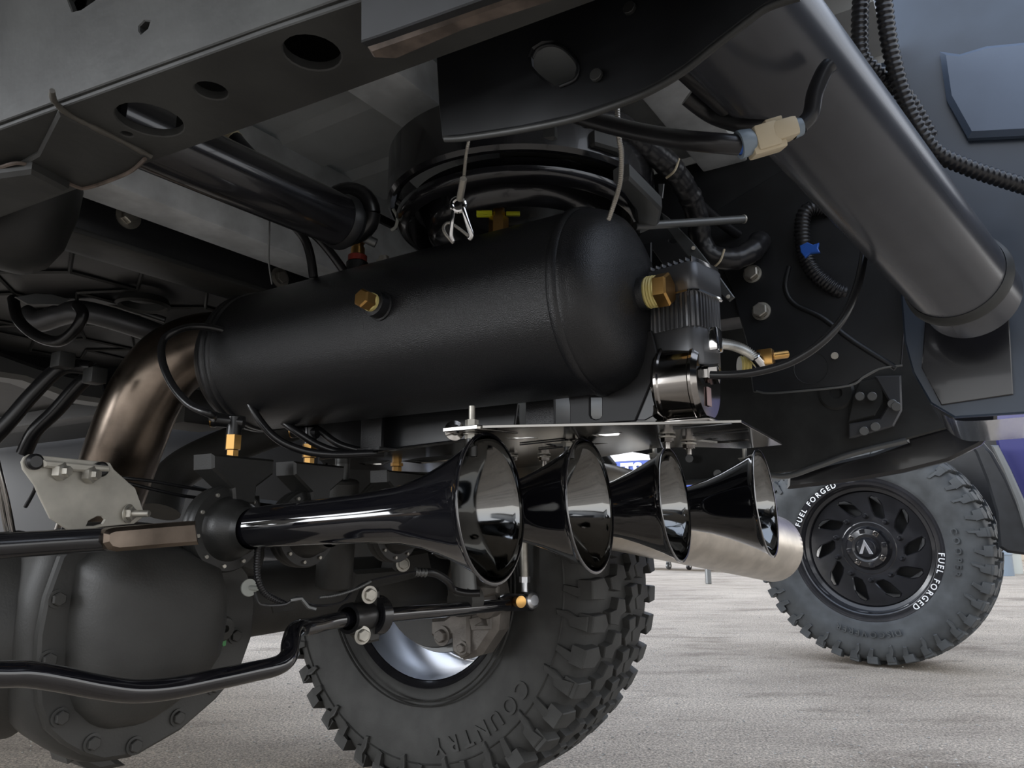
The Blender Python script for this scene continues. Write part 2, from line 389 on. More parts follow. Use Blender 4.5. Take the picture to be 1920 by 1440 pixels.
# rear right wheel of the truck we are under (seen from inboard)
RW = Vector((1.46, 1.10, .447))
rw = thing('truck_tyre', 'big mud terrain tyre and rim on the rear axle, seen from its inner side', 'tyre', mtx=Matrix.Translation(RW))
ty = make_tire(rw, .447, .228, .155, TIRE, N=42)
arc_text('lettering', 'COUNTRY', .325, math.radians(122), .045, TIRE, rw, -.1595, side=-1, th=.004, spread=1.15)
arc_text('lettering', 'OPEN', .325, math.radians(40), .045, TIRE, rw, -.1595, side=-1, th=.004, spread=1.15)
for rr_ in (.252, .262, .375):
    lathe('sidewall_rib', [(-.1575, rr_-.002), (-.1605, rr_), (-.1575, rr_+.002), (-.153, rr_)], (0, 0, 0), (1, 0, 0), TIRE, rw, seg=96, local=True)
rim = lathe('rim_lip', [(-.128, .216), (-.134, .222), (-.139, .229), (-.132, .236), (-.122, .232), (-.118, .222)], (0, 0, 0), (1, 0, 0), DARKG, rw, seg=72, local=True)
lathe('rim_barrel', [(-.128, .214), (-.10, .209), (-.07, .200), (.03, .198), (.09, .205), (.12, .215), (.13, .225), (.126, .225), (.1, .213), (-.1, .217), (-.128, .214)], (0, 0, 0), (1, 0, 0), ALU, rw, seg=72, local=True, label='polished inside of the rim barrel')
def swirl(n, r0, r1, w, tw):
    H = []
    for k in range(n):
        a = 2*PI*k/n
        H.append([(math.cos(a+da)*r, math.sin(a+da)*r) for r, da in ((r0, tw), (r1*.97, -w), (r1, -w*.5), (r1, w*.8), (r1*.96, w), ((r0+r1)/2, w*.75+tw*.3))])
    return H
sheet('spoke_face', circ(0, 0, .20, 64), swirl(6, .09, .188, .34, .1), (.07, 0, 0), (0, 1, 0), (0, 0, 1), .02, ALU, rw, bev=.002, local=True)
lathe('hub', [(-.06, 0), (-.06, .06), (.07, .075), (.08, .075), (.08, 0)], (0, 0, 0), (1, 0, 0), CAST, rw, local=True)
# far wheel of the other parked truck
nrm = Vector((-.995, .10, 0)).normalized(); FWR = .475
c0 = U(1640, 1247, Z=0); FC = Vector((c0.x+.10, c0.y-.02, FWR))
mz = Matrix.Translation(FC) @ Matrix.Rotation(math.atan2(nrm.y, nrm.x), 4, 'Z')
fw_ = thing('mud_terrain_tyre', 'tyre on black forged rim with white lettering, parked truck at the right', 'tyre', mtx=mz)
make_tire(fw_, FWR, .296, .155, TIREF, N=40, lugside=(1,))
def lt(name, prof, m, seg=72, **kw): return lathe(name, prof, (0, 0, 0), (1, 0, 0), m, fw_, seg=seg, local=True, **kw)
lt('rim_lip', [(.09, .258), (.128, .264), (.136, .269), (.138, .273), (.139, .303), (.135, .308), (.125, .296)], DARKG)
lt('rim_step', [(.127, .280), (.112, .276), (.108, .262), (.094, .258), (.088, .244), (.05, .240), (-.1, .236), (-.1, .242), (.05, .246), (.12, .27)], DARKG)
lt('brake_backing', [(-.02, .235), (-.01, .238), (0, .235), (0, 0)], DARK)
H = []
for k in range(10):
    a = 2*PI*k/10
    H.append([(math.cos(a+da)*r, math.sin(a+da)*r) for r, da in ((.140, -.16), (.148, -.20), (.198, -.03), (.216, .08), (.222, .18), (.214, .23), (.160, .14), (.140, .03))])
sheet('spoke_face', circ(0, 0, .243, 80), H, (.058, 0, 0), (0, 1, 0), (0, 0, 1), .026, DARKG, fw_, bev=.004, local=True)
for k in range(10):  # milled window edges
    a = 2*PI*k/10
    q = [Vector((.0725, math.cos(a+da)*r, math.sin(a+da)*r)) for r, da in ((.192, -.055), (.217, .07), (.2235, .18), (.2165, .205), (.210, .10), (.200, .0))]
    bm = bmesh.new(); vs = [bm.verts.new(v) for v in q]+[bm.verts.new(v-Vector((.012, 0, 0))) for v in q]; n_ = len(q)
    bm.faces.new(vs[:n_][:4]); bm.faces.new([vs[0], vs[3], vs[4], vs[5]])
    for i in range(n_): bm.faces.new((vs[i], vs[(i+1) % n_], vs[n_+(i+1) % n_], vs[n_+i]))
    bmesh.ops.scale(bm, vec=(1, .995, .995), verts=bm.verts)
    link('window_bevel', bm2me(bm), CHR, fw_, local=True, smooth=False)
lt('hub', [(.05, .125), (.068, .122), (.072, .108), (.066, .102), (.066, .094), (.085, .09), (.098, .08), (.102, .058), (.098, .05), (.098, .046), (.108, .044), (.116, .036), (.119, 0)], DARKG, 48)
for k in range(10):
    a = 2*PI*(k+.5)/10
    nutp = (.068, math.cos(a)*.134, math.sin(a)*.134)
    lathe('lug_nut', [(0, 0), (0, .013), (.012, .0105), (.026, .009), (.03, .006), (.03, 0)], nutp, (1, 0, 0), DARKG, fw_, seg=12, local=True)
for k in range(8):
    a = 2*PI*(k+.25)/8
    m_ = Matrix.Rotation(a, 4, 'X')
    box('cap_notch', (.092, -.011, .062), (.104, .011, .082), SMOKE if k % 2 else DARKG, fw_, bev=.002, mtx=m_, local=True)
def tri_emblem():
    sheet('emblem', [(-.028, -.026), (.004, .034), (.028, -.026), (.014, -.026), (.002, .008), (-.012, -.026)], [], (.1195, 0, .002), (0, -1, 0), (0, 0, 1), .004, CHR, fw_, bev=.0006, local=True, label='chrome triangular emblem')
tri_emblem()
# white lettering: 'up' of a clockwise angle is the wheel's top
arc_text('lettering', 'FUEL FORGED', .2755, math.radians(-72), .031, WHITE, fw_, .1405, side=1, spread=1.18)
arc_text('lettering', 'FUEL FORGED', .2755, math.radians(92), .031, WHITE, fw_, .1405, side=1, spread=1.18)
arc_text('lettering', 'DISCOVERER', .335, math.radians(160), .034, TIREF, fw_, .160, side=1, th=.006, spread=1.15)
arc_text('lettering', 'COOPER', .335, math.radians(75), .034, TIREF, fw_, .160, side=1, th=.006, spread=1.3)
# other truck: body, fender, mud flap, leaf spring
pt = thing('parked_truck', 'dark blue parked truck with black fender liner beyond the far wheel', 'truck', (FC.x, FC.y, 0))
e1 = Matrix.Rotation(math.atan2(nrm.y, nrm.x)-PI, 3, 'Z')  # local frame of the truck (x to its far side)
def pl(ax, c): o = FC + e1 @ Vector((c, 0, 0)); return (o, e1 @ Vector((0, 1, 0)), (0, 0, 1))
sheetpx('fender_flare', [(1780, 780), (1830, 850), (1850, 900), (1868, 960), (1874, 1026), (1890, 1036), (1935, 1042), (1925, 980), (1890, 900), (1862, 850), (1800, 780)], None, 0, .05, DARK, pt, plane=pl('X', -.12), bev=.01)
sheetpx('fender_rim', [(1858, 835), (1880, 880), (1905, 940), (1935, 1040), (1950, 1040), (1922, 940), (1895, 880), (1872, 835)], None, 0, .03, MUFF, pt, plane=pl('X', -.16), bev=.006)
sheetpx('body_side', [(1500, 600), (1840, 700), (1872, 845), (1900, 905), (1925, 985), (2300, 990), (2300, 200), (1500, 200)], None, 0, .04, BODYB, pt, plane=pl('X', -.08), bev=.01)
sheetpx('wheel_well', [(1300, 500), (1300, 930), (1500, 960), (1700, 940), (1850, 1000), (1880, 1010), (1900, 500)], None, 0, .04, DARK, pt, plane=pl('X', .45))
for k in range(4):
    a_ = U(1770, 925+k*6, D=3.6); b_ = U(1850, 893+k*6, D=3.75)
    cyl('leaf_spring', a_, b_, .007, MUFF, pt, seg=8)
cyl('axle_tube', FC+e1@Vector((.1, 0, 0)), FC+e1@Vector((1.9, 0, 0)), .05, CAST, pt)

# ================================================================ FRAME, BED
def bed():
    t = thing('truck_bed_floor', 'grey corrugated underside of the truck bed above the tank', 'truck bed', (.8, .8, 1.15))
    bm = bmesh.new(); x = -.5; prof = []
    while x < 1.62:
        prof += [(x, 1.150), (x+.085, 1.150), (x+.095, 1.166), (x+.140, 1.166)]; x += .15
    y0, y1 = .06, 1.95; A = [[bm.verts.new((a, y, z+dz)) for a, z in prof] for y, dz in ((y0, 0), (y1, 0), (y1, .01), (y0, .01))]
    for q in range(4):
        for i in range(len(prof)-1): bm.faces.new((A[q][i], A[q][i+1], A[(q+1) % 4][i+1], A[(q+1) % 4][i]))
    link('floor_panel', bm2me(bm), BED, t, ang=10)
    for i, (y0, y1, z, mm) in enumerate(((.262, .33, 1.1, BEDL), (.555, .635, 1.1, BEDL), (.885, .955, .98, BEDL))):
        box('crossmember', (-.1 if i == 2 else .0, y0, z), (1.5, y1, 1.157), mm, t, bev=.004)
    box('side_rail', (1.5, .06, 1.02), (1.62, 1.9, 1.2), BED, t, bev=.01)
bed()
RZ = .85
rail = thing('frame_rail', 'black frame rail with round holes crossing the top left corner', 'frame rail', (.28, .6, RZ))
rb = [(690, 85), (680, -20), (500, 45), (350, 105), (0, 235), (-400, 385), (-700, 490), (-700, 640), (-300, 520), (-60, 430), (0, 405), (75, 372), (290, 293), (560, 195), (700, 143), (820, 101), (1100, 0), (1100, -100), (900, -100), (690, -60)]
bottom = [(1300, -250), (680, -10), (500, 52), (350, 107), (0, 235), (-400, 385), (-700, 490), (-500, 590), (-60, 425), (290, 294), (560, 197), (820, 101), (1500, -150)]
PZ = lambda p, r: round_hole(p, 'Z', RZ, r)
rb_o = sheetpx('lower_flange', bottom, 'Z', RZ, .007, FRAME, rail, holes=[PZ((282, 218), .0225), PZ((397, 162), .0105), PZ((586, 91), .0175), PZ((239, 244), .004)])
pA = U(680, -10, Z=RZ); pB = U(0, 235, Z=RZ); dd = (pB-pA).normalized()
sp_ = (pA+Vector((0, 0, 0)), dd, (0, 0, 1))
def sidepx(p): return p
side_o = sheet('side_web', [(-.35, 0), (1.2, 0), (1.2, .3), (-.35, .3)],
      [circ(.0, .0, 0, 3)] if 0 else [[(((onplane(q, pA, dd.cross(Vector((0, 0, 1)))))-pA).dot(dd), onplane(q, pA, dd.cross(Vector((0, 0, 1)))).z-pA.z) for q in h] for h in
       ([(133, 0), (143, 26), (160, 22), (185, 5), (200, -15), (160, -30)], [(268, 62), (272, 68), (284, 58), (288, 45), (278, 44), (268, 54)])], pA, dd, (0, 0, 1), .006, FRAME, rail)
box('upper_flange', (.2, -.3, 1.14), (.36, 1.8, 1.15), FRAME, rail)
pC = U(820, 101, Z=RZ); pD = U(290, 294, Z=RZ); d2 = (pD-pC).normalized()
sheet('inner_web', [(-.3, 0), (.245, 0), (.245, .3), (-.3, .3)], [], pC, d2, (0, 0, 1), .006, FRAME, rail)
sheet('inner_web', [(.39, 0), (1.3, 0), (1.3, .3), (.39, .3)], [], pC, d2, (0, 0, 1), .006, FRAME, rail)
# seam sealer lines on the rail
def seam(px, plane_o, n, r, name='weld_seam', par=rail, m=SEAM): tube(name, [onplane(p, plane_o, n) for p in px], r, m, par, seg=8, n=5, lumpy=.25)
seam([(38, -40), (35, 60), (30, 120), (38, 150), (60, 170), (98, 176)], pA+Vector((0, 0, 0)), dd.cross(Vector((0, 0, 1))), .0022)
seam([(98, 170), (102, 190), (130, 215), (180, 240), (240, 270), (283, 293)], Vector((0, 0, RZ-.004)), Vector((0, 0, 1)), .0022)
# gusset and rear part of the rail at the left edge
gs = sheetpx('frame_gusset', [(-60, 322), (0, 312), (30, 308), (70, 285), (110, 205), (180, 240), (284, 294), (245, 322), (215, 334), (165, 351), (140, 348), (60, 308), (20, 316), (-60, 345)], 'Z', .846, .006, FRAME, bev=.002)
tag(gs, 'black curved gusset plate welded under the rail at upper left', 'gusset')
sl = tube('gusset_lip', [U(x, y, Z=.842) for x, y in ((-40, 325), (0, 314), (35, 306), (75, 318), (140, 349), (165, 352), (215, 335), (247, 320), (272, 298))], .0016, RUSTY, gs, seg=6)
bx2 = sheetpx('rail_extension', [(-60, 335), (0, 318), (60, 310), (130, 347), (0, 398), (-200, 470)], 'Z', .84, .012, FRAME, bev=.003)
tag(bx2, 'black boxed bracket below the gusset at the left edge', 'bracket')
# rounded body (jounce bumper cup) at left edge
cu_ = thing('bump_stop_cup', 'rounded black cup hanging below the rail at the left edge', 'bump stop', U(60, 400, D=.72))
c_ = U(30, 405, D=.80)
lathe('cup', [(-.05, .052), (-.02, .055), (.02, .052), (.045, .042), (.058, .025), (.062, 0)], c_, (-.1, .2, -1), FRAME, cu_, seg=32)
# hitch side plate, upper middle (C shaped flange with worn edge)
hp = thing('hitch_channel', 'black channel bracket with worn lower edge at the top centre', 'bracket', (.3, .1, .84))
sheetpx('web', [(683, -300), (683, 84), (720, 72), (1010, -30), (1300, -130), (1300, -300)], 'X', .255, .006, DARK, hp)
sheetpx('lower_lip', [(690, 83), (720, 72), (1000, -28), (1200, -95), (1230, -70), (870, 48), (745, 102), (700, 100)], 'Z', RZ-.010, .008, RUSTY, hp, bev=.002)
# big bracket plate with window
bp_ = sheetpx('hitch_bracket_plate', [(820, 95), (826, 200), (832, 262), (872, 259), (980, 243), (1080, 222), (1180, 188), (1240, 160), (1290, 128), (1340, 88), (1400, 42), (1440, 14), (1500, -6), (1600, -60), (1600, -300), (900, -200)],
              'X', .37, .006, DARK, holes=[[(998, 110), (1004, 96), (1020, 86), (1040, 85), (1062, 96), (1078, 112), (1083, 130), (1078, 148), (1062, 158), (1042, 162), (1026, 152), (1010, 138), (1000, 126)]], bev=.0015)
tag(bp_, 'large black hitch bracket plate with one oval window, top centre', 'bracket')
tube('plate_edge', [U(x, y, X=.366) for x, y in ((835, 261), (872, 259), (980, 243), (1080, 222), (1180, 188), (1240, 160), (1290, 128), (1340, 88), (1400, 42), (1440, 14), (1500, -6))], .0022, FRAME, bp_, seg=8, label='folded bright lower edge')
for px in ((1182, 18), (1120, 143)):
    p = U(*px, X=.366); cyl('rivet', p, p-Vector((.003, 0, 0)), .004, FRAME, bp_, seg=10)
tube('window_rim', [U(x, y, X=.366) for x, y in ((998, 108), (1008, 92), (1030, 84), (1055, 90), (1078, 112), (1084, 132), (1076, 150), (1050, 162))], .0012, DARK, bp_, seg=8)
# cross tube
ct = thing('cross_tube', 'round black cross tube running from the rail towards the tank', 'cross tube', (.35, .6, .9))
TY = .62
def ctp(X, z): return Vector((X, TY, z))
cyl('tube', ctp(.30, .912), ctp(.578, .917), .031, DARKG, ct, seg=32)
lathe('collar', [(0, .031), (.006, .0335), (.012, .0335), (.016, .029), (.022, .027), (.026, 0)], ctp(.575, .917), (1, 0, .02), DARK, ct)
sh_ = pxtube('sensor_lead', [(405, 225, .80), (430, 248, .79), (452, 275, .78), (475, 300, .78)], .0085, DARK, seg=12)
tag(sh_, 'short black lead with beige tape above the cross tube', 'cable')
pxtube('tape_band', [(414, 236, .797), (430, 250, .787), (441, 262, .785)], .0092, BEIGE, sh_, corr=(.003, .05))
# black frame crossmember at left with big flange bolts
cm = thing('frame_crossmember', 'wide black frame crossmember behind the grey one, carrying silver bolts', 'crossmember', (.6, 1.05, .95))
box('beam', (.2, 1.0, .95), (1.06, 1.09, 1.12), DARK, cm, bev=.006)
box('lower_flange', (.2, .985, .943), (1.06, 1.06, .951), FRAME, cm, bev=.002)
for px in ((240, 406), (524, 521)):
    bolt('bolt', U(*px, Y=.999), (0, -1, 0), .0115, ZINC, cm, flange=1.6, label='silver flanged bolt')
# ribbed dark shield
hs = thing('ribbed_shield', 'dark plastic underbody shield with raised polygon ribs, left side', 'shield', (.5, 1.5, .95))
box('panel', (-.4, 1.08, .965), (1.0, 2.3, .98), DARK, hs, bev=.003)
bm = bmesh.new()
random.seed(3)
ncol = 9; pts = {}
for i in range(12):
    for j in range(8):
        pts[i, j] = Vector((-.3+i*.115+(j % 2)*.057+random.uniform(-.012, .012), 1.1+j*.105+random.uniform(-.012, .012), .962))
for (i, j), p in pts.items():
    for di, dj in ((1, 0), (0, 1)):
        q = pts.get((i+di, j+dj))
        if q and not (di and (i+j) % 2): a_tube(bm, [p, q], lambda s: .003, 4)
link('rib', bm2me(bm), FRAME, hs)
lathe('boss_ring', [(0, .04), (.012, .045), (.016, .04), (.012, .035), (0, .034)], U(270, 560, Z=.955), (0, 0, -1), FRAME, hs)
lathe('boss_ring', [(0, .04), (.012, .045), (.016, .04), (.012, .035), (0, .034)], U(270, 560, Z=.955)+Vector((.25, .3, 0)), (0, 0, -1), FRAME, hs)
# dark floor pan and gearbox masses further ahead
fp = box('cab_floor_pan', (-1.2, 1.9, .90), (1.5, 4.2, 1.0), DARK, bev=.02); tag(fp, 'dark cab floor pan far ahead above the axle', 'floor pan')
fr = thing('fuel_tank', 'black plastic fuel tank ahead of the axle at left', 'fuel tank', (-.2, 2.2, .6))
bm = bmesh.new(); a_box(bm, (-.75, 2.0, .56), (.2, 3.4, .92), .05); link('shell', bm2me(bm), DARK, fr)
for k in (2.3, 2.9): box('strap', (-.77, k, .55), (.22, k+.05, .93), FRAME, fr, bev=.004)
# right frame rail
rr = thing('frame_rail', 'black frame rail beyond the compressor with two silver bolts', 'frame rail', (1.09, 1, .85))
box('web', (1.05, .05, .86), (1.12, 3.2, 1.12), DARK, rr, bev=.008)
hb = sheetpx('drop_bracket', [(1290, 430), (1340, 470), (1372, 540), (1400, 640), (1413, 735), (1440, 737), (1500, 733), (1590, 724), (1625, 706), (1650, 692), (1690, 686), (1700, 560), (1690, 350), (1500, 300)], 'X', 1.045, .008, DARK, rr, bev=.0015)
tube('bracket_edge', [U(x, y, X=1.04) for x, y in ((1418, 733), (1440, 737), (1500, 733), (1592, 723), (1620, 706), (1650, 691), (1692, 685))], .0016, MUFF, rr, seg=6, n=4, label='bright cut edge')
for px in ((1411, 514), (1428, 584)):
    p = U(*px, X=1.041)
    bolt('bolt', p, (-1, 0, 0), .0105, ZINC, rr, flange=1.25, h=1.1, label='silver bolt')
lathe('dimple', [(0, .022), (-.004, .02), (-.006, 0)], U(1520, 690, X=1.04), (-1, 0, 0), MUFF, rr, seg=20)
cyl('rivet', U(1565, 667, X=1.04), U(1565, 667, X=1.037), .005, ZINC, rr, seg=10)
# ledges pressed in the right bracket
tube('pressed_ridge', [U(x, y, X=1.042) for x, y in ((1480, 500), (1473, 540), (1490, 570), (1540, 595), (1600, 640), (1680, 690))], .004, DARK, rr, seg=8)

# ================================================================ ROUND DISH ABOVE THE TANK (spare wheel carrier)
dish = thing('spare_wheel_carrier', 'round pressed black steel carrier above the tank', 'carrier', (.86, .60, .97))
DC = (.80, .505, 0)
lathe('dish', [(.965, .168), (.958, .168), (.952, .162), (.950, .152), (.985, .149), (.987, .140), (.958, .128), (.942, .124), (.938, .116), (.945, .108), (.965, .100), (.970, .07), (.96, .04), (.96, 0)], DC, (0, 0, 1), DARKG, dish, seg=80, ang=50)
lathe('outer_band', [(1.05, .180), (.985, .180), (.980, .176), (.980, .170), (.985, .166), (1.05, .166)], DC, (0, 0, 1), DARKG, dish, seg=80)
gb = sheetpx('corner_plate', [(1150, 330), (1180, 318), (1241, 380), (1235, 408), (1215, 420), (1196, 428), (1190, 380), (1170, 350)], 'Z', .945, .02, MUFF, dish, bev=.003, label='bare grey corner plate')
sheetpx('hanger', [(1115, 255), (1160, 268), (1180, 300), (1150, 330), (1100, 300), (1060, 285)], 'Z', 1.0, .02, FRAME, dish, bev=.003)
sheetpx('hanger', [(935, 255), (1040, 245), (1060, 262), (1080, 285), (1000, 285), (938, 300)], 'Z', 1.0, .02, FRAME, dish, bev=.003)
box('support_arm', (.86, .46, 1.0), (1.06, .54, 1.10), DARK, dish, bev=.004)
# rod and strap
rd = thing('support_rod', 'thin grey rod with drilled end behind the compressor', 'rod', U(1300, 415, D=1.0))
cyl('rod', U(1190, 424, D=.93), U(1394, 411, D=1.0), .0055, MUFF, rd, seg=14)
cyl('end_cap', U(1393, 411, D=1.0), U(1396, 411, D=1.001), .0062, ZINC, rd, seg=14)
stp = thing('flat_strap', 'long narrow flat steel strap slanting down to the compressor head', 'strap', U(1300, 480, D=.9))
sheetpx('bar', [(1240, 398), (1254, 408), (1300, 455), (1345, 512), (1378, 558), (1368, 566), (1325, 525), (1290, 480), (1246, 424)], 'X', .9, .004, MUFF, stp, bev=.001)
for px in ((1342, 521), (1365, 556), (1300, 465)): cyl('rivet', U(*px, X=.897), U(*px, X=.894), .0028, ZINC, stp, seg=8)
pn = sheetpx('cover_plate', [(1192, 430), (1250, 425), (1300, 480), (1335, 540), (1330, 560), (1260, 520), (1225, 470), (1192, 460)], 'X', 1.0, .004, DCAST, holes=[circ(1263, 452, 9, 14, 5)]); tag(pn, 'dark grey plate with a small slot behind the flat strap', 'plate')
hk = sheetpx('hanger_tab', [(1234, 345), (1246, 345), (1243, 372), (1236, 372)], 'X', .93, .003, MUFF); tag(hk, 'tiny metal tab beside the taped loom', 'tab')
# wiring
lm = thing('taped_wiring_loom', 'thick black tape-wrapped wiring loom behind the cable, upper centre', 'wiring loom', U(1280, 380, D=1.0))
pxtube('loom', [(1090, 222, .86), (1150, 232, .88), (1205, 270, .92), (1258, 315, .96), (1292, 365, 1.0), (1308, 410, 1.02), (1314, 450, 1.03), (1330, 478, 1.03), (1375, 486, 1.03), (1410, 470, 1.04), (1425, 452, 1.06)], .0155, LOOM, lm, lumpy=.07, seg=16)
pxtube('branch', [(1262, 330, .975), (1330, 400, 1.05), (1400, 450, 1.1), (1445, 470, 1.12), (1490, 540, 1.1)], .007, LOOM, lm)
for a in ((1255, 312, .957), (1340, 482, 1.025)):
    pxtube('tie', [(a[0]-6, a[1]+22, a[2]-.012), (a[0]+10, a[1]+8, a[2]-.02), (a[0]+18, a[1]-14, a[2]-.01)], .0016, BEIGE, lm, seg=6)
cl = pxtube('corrugated_conduit', [(1580, 402, 1.02), (1530, 390, 1.02), (1508, 402, 1.02), (1504, 440, 1.02), (1510, 480, 1.02), (1530, 515, 1.01), (1570, 545, 1.0), (1592, 550, 1.0)], .0105, LOOM, corr=(.005, .14)); tag(cl, 'looped corrugated conduit with blue clip on the right rail', 'conduit')
sheetpx('clip', [(1500, 462), (1514, 455), (1525, 460), (1536, 456), (1534, 466), (1538, 474), (1520, 476), (1510, 484), (1502, 474)], 'X', .99, .006, BLUE, cl, bev=.001, label='small blue clip')
for (pts_, r_, lab) in (([(1615, -20, .80), (1612, 60, .80), (1618, 110, .80), (1655, 145, .80), (1700, 182, .80), (1745, 260, .80)], .009, 'dark conduit curving over the hitch tube, upper right'),
                   ([(1655, -20, .78), (1664, 60, .78), (1676, 120, .78), (1692, 175, .78), (1715, 230, .78), (1755, 285, .78), (1810, 312, .78), (1860, 330, .78), (1930, 352, .78)], .0088, 'long corrugated conduit snaking across the haze-tinted panel')):
    c = pxtube('corrugated_conduit', pts_, r_, LOOM, corr=(.0062, .16)); tag(c, lab, 'conduit')
cn = thing('wiring_connector', 'beige and blue plastic wiring connector hanging below the bracket plate', 'connector', U(1440, 255, D=.5))
ca = U(1385, 272, D=.5); cb = U(1500, 238, D=.5); dx = (cb-ca).normalized(); L_ = (cb-ca).length
ey = uv-(dx*uv.dot(dx)); ey.normalize(); ez = dx.cross(ey)
MM = Matrix(((dx.x, ey.x, ez.x, ca.x), (dx.y, ey.y, ez.y, ca.y), (dx.z, ey.z, ez.z, ca.z), (0, 0, 0, 1)))
box('plug', (.010, -.009, -.008), (.026, .008, .008), BEIGE, cn, bev=.002, mtx=MM)
box('housing', (.007, -.011, -.009), (.030, -.002, .006), BEIGE, cn, bev=.002, mtx=MM)
box('socket', (.022, -.0065, -.009), (.040, .0075, .009), BEIGE, cn, bev=.004, mtx=MM)
box('latch', (.020, .007, -.004), (.032, .0105, .004), BEIGE, cn, bev=.001, mtx=MM)
lathe('collar', [(0, .007), (0, .0095), (.003, .0095), (.009, .0085), (.012, .006)], ca, dx, CLEARP, cn, label='grey collar')
lathe('seal', [(-.003, 0), (-.003, .005), (.001, .007), (.003, .007)], ca, dx, BLUE, cn, label='blue seal')
lathe('end_cap', [(.038, .007), (.044, .006), (.046, 0)], ca, dx, CLEARP, cn)
for pts_, r_, lab in (([(1385, 272, .5), (1340, 268, .5), (1280, 262, .52), (1200, 248, .56), (1120, 228, .6), (1060, 210, .63)], .0068, 'slack black cable running left from the beige connector'),
                 ([(1500, 238, .5), (1520, 215, .5), (1528, 175, .5), (1545, 135, .5), (1556, 122, .5)], .0055, 'short black cable rising from the beige connector'),
                 ([(1265, 110, .58), (1320, 160, .58), (1380, 210, .58), (1420, 232, .58), (1470, 200, .6), (1490, 150, .62), (1500, 60, .64), (1505, -30, .66)], .0095, 'thick dark cable loop behind the bracket plate edge'),
                 ([(1290, 180, .6), (1340, 215, .6), (1410, 232, .56), (1480, 228, .55)], .008, 'dark cable sagging behind the beige connector')):
    o = pxtube('wiring_cable', pts_, r_, LOOM); tag(o, lab, 'cable')
# hitch cross tube
ht = thing('hitch_tube', 'thick round black hitch tube crossing the upper right', 'hitch', U(1600, 300, D=.6))
hA = U(1465, 130, D=.56); hB = U(1790, 520, D=.77)
HD = (hB-hA).normalized()
lathe('tube', [(-.22, .0475), (0, .0475), ((hB-hA).length-.02, .0475), ((hB-hA).length+.05, .0475)], hA, HD, HTUBE, ht, seg=48)
lathe('weld_collar', [(0, .048), (.004, .051), (.012, .052), (.018, .048)], hB-HD*.004, HD, FRAME, ht, seg=48)
sp2 = thing('hitch_side_plate', 'flat hitch side plate with blue haze tint and polished lower flange, right edge', 'bracket', (.9, 0, .75))
XP = 1.0
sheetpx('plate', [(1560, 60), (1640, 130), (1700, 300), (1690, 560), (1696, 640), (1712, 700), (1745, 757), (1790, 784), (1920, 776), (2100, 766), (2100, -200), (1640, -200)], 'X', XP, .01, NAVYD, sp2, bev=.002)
rib_px = [(1694, 590), (1702, 660), (1722, 715), (1750, 760), (1790, 787), (1850, 788), (1920, 782), (2100, 770)]
bm = bmesh.new(); path = smoothpath([U(x, y, X=XP-.006) for x, y in rib_px], 6)
a = [bm.verts.new(v) for v in path]; b = [bm.verts.new(v+Vector((.24, 0, 0))) for v in path]
for i in range(len(path)-1): bm.faces.new((a[i], a[i+1], b[i+1], b[i]))
bmesh.ops.solidify(bm, geom=bm.faces[:], thickness=.004)
link('flange', bm2me(bm), CHR, sp2, label='polished bent flange')
bm = bmesh.new(); path = smoothpath([U(x, y, X=XP-.012) for x, y in rib_px[1:]], 6)
a = [bm.verts.new(v) for v in path]; b = [bm.verts.new(v+Vector((.0, 0, .018))) for v in path]
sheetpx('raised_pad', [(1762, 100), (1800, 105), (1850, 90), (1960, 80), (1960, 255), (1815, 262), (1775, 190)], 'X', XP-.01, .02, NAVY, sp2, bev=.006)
sheetpx('recess_panel', [(1735, 600), (1890, 560), (1900, 740), (1765, 760), (1728, 690)], 'X', XP-.007, .004, DARKG, sp2, bev=.001)
bm.free()
# bumper / body outside
vl = sheetpx('rear_quarter_panel', [(1478, 917), (1600, 903), (1700, 885), (1780, 865), (1840, 835), (1870, 800), (1870, 770), (1690, 770), (1700, 828), (1640, 850), (1560, 868), (1480, 890)], 'X', 1.64, .03, DARKG, bev=.006); tag(vl, 'glossy black lower body panel above the far wheel', 'body panel')
lin = thing('wheel_well_liner', 'dark grey wheel well liner behind horns and compressor', 'liner', (1.5, .3, .7))
sheetpx('liner', [(1270, 640), (1340, 620), (1420, 600), (1790, 600), (1790, 800), (1695, 826), (1600, 850), (1520, 880), (1420, 893), (1340, 905), (1280, 905), (1262, 860), (1140, 840), (1140, 700)], 'X', 1.6, .01, FRAME, lin, bev=.003)
sheetpx('inner_brace', [(1640, 706), (1690, 704), (1692, 770), (1676, 800), (1600, 822), (1592, 822), (1592, 795), (1650, 785), (1668, 755)], 'X', 1.585, .012, DCAST, lin, bev=.003)
sheetpx('inner_brace', [(1612, 715), (1655, 708), (1655, 755), (1640, 780), (1590, 792), (1600, 745)], 'X', 1.585, .006, FRAME, lin, bev=.002)
for px in ((1635, 743), (1612, 743), (1673, 757), (1680, 762), (1641, 800), (1620, 808), (1292, 860), (1345, 888)):
    cyl('rivet', U(*px, X=1.58), U(*px, X=1.57), .009, MUFF, lin, seg=12)
lathe('dimple', [(0, .035), (.004, .03), (.004, .012), (-.01, .011)], U(1568, 737, X=1.594), (-1, 0, 0), FRAME, lin, seg=20)
tube('arch_lip', [U(x, y, X=1.58) for x, y in ((1285, 905), (1340, 900), (1400, 886), (1470, 893), (1530, 875), (1600, 850), (1700, 826))], .006, MUFF, lin, seg=8)

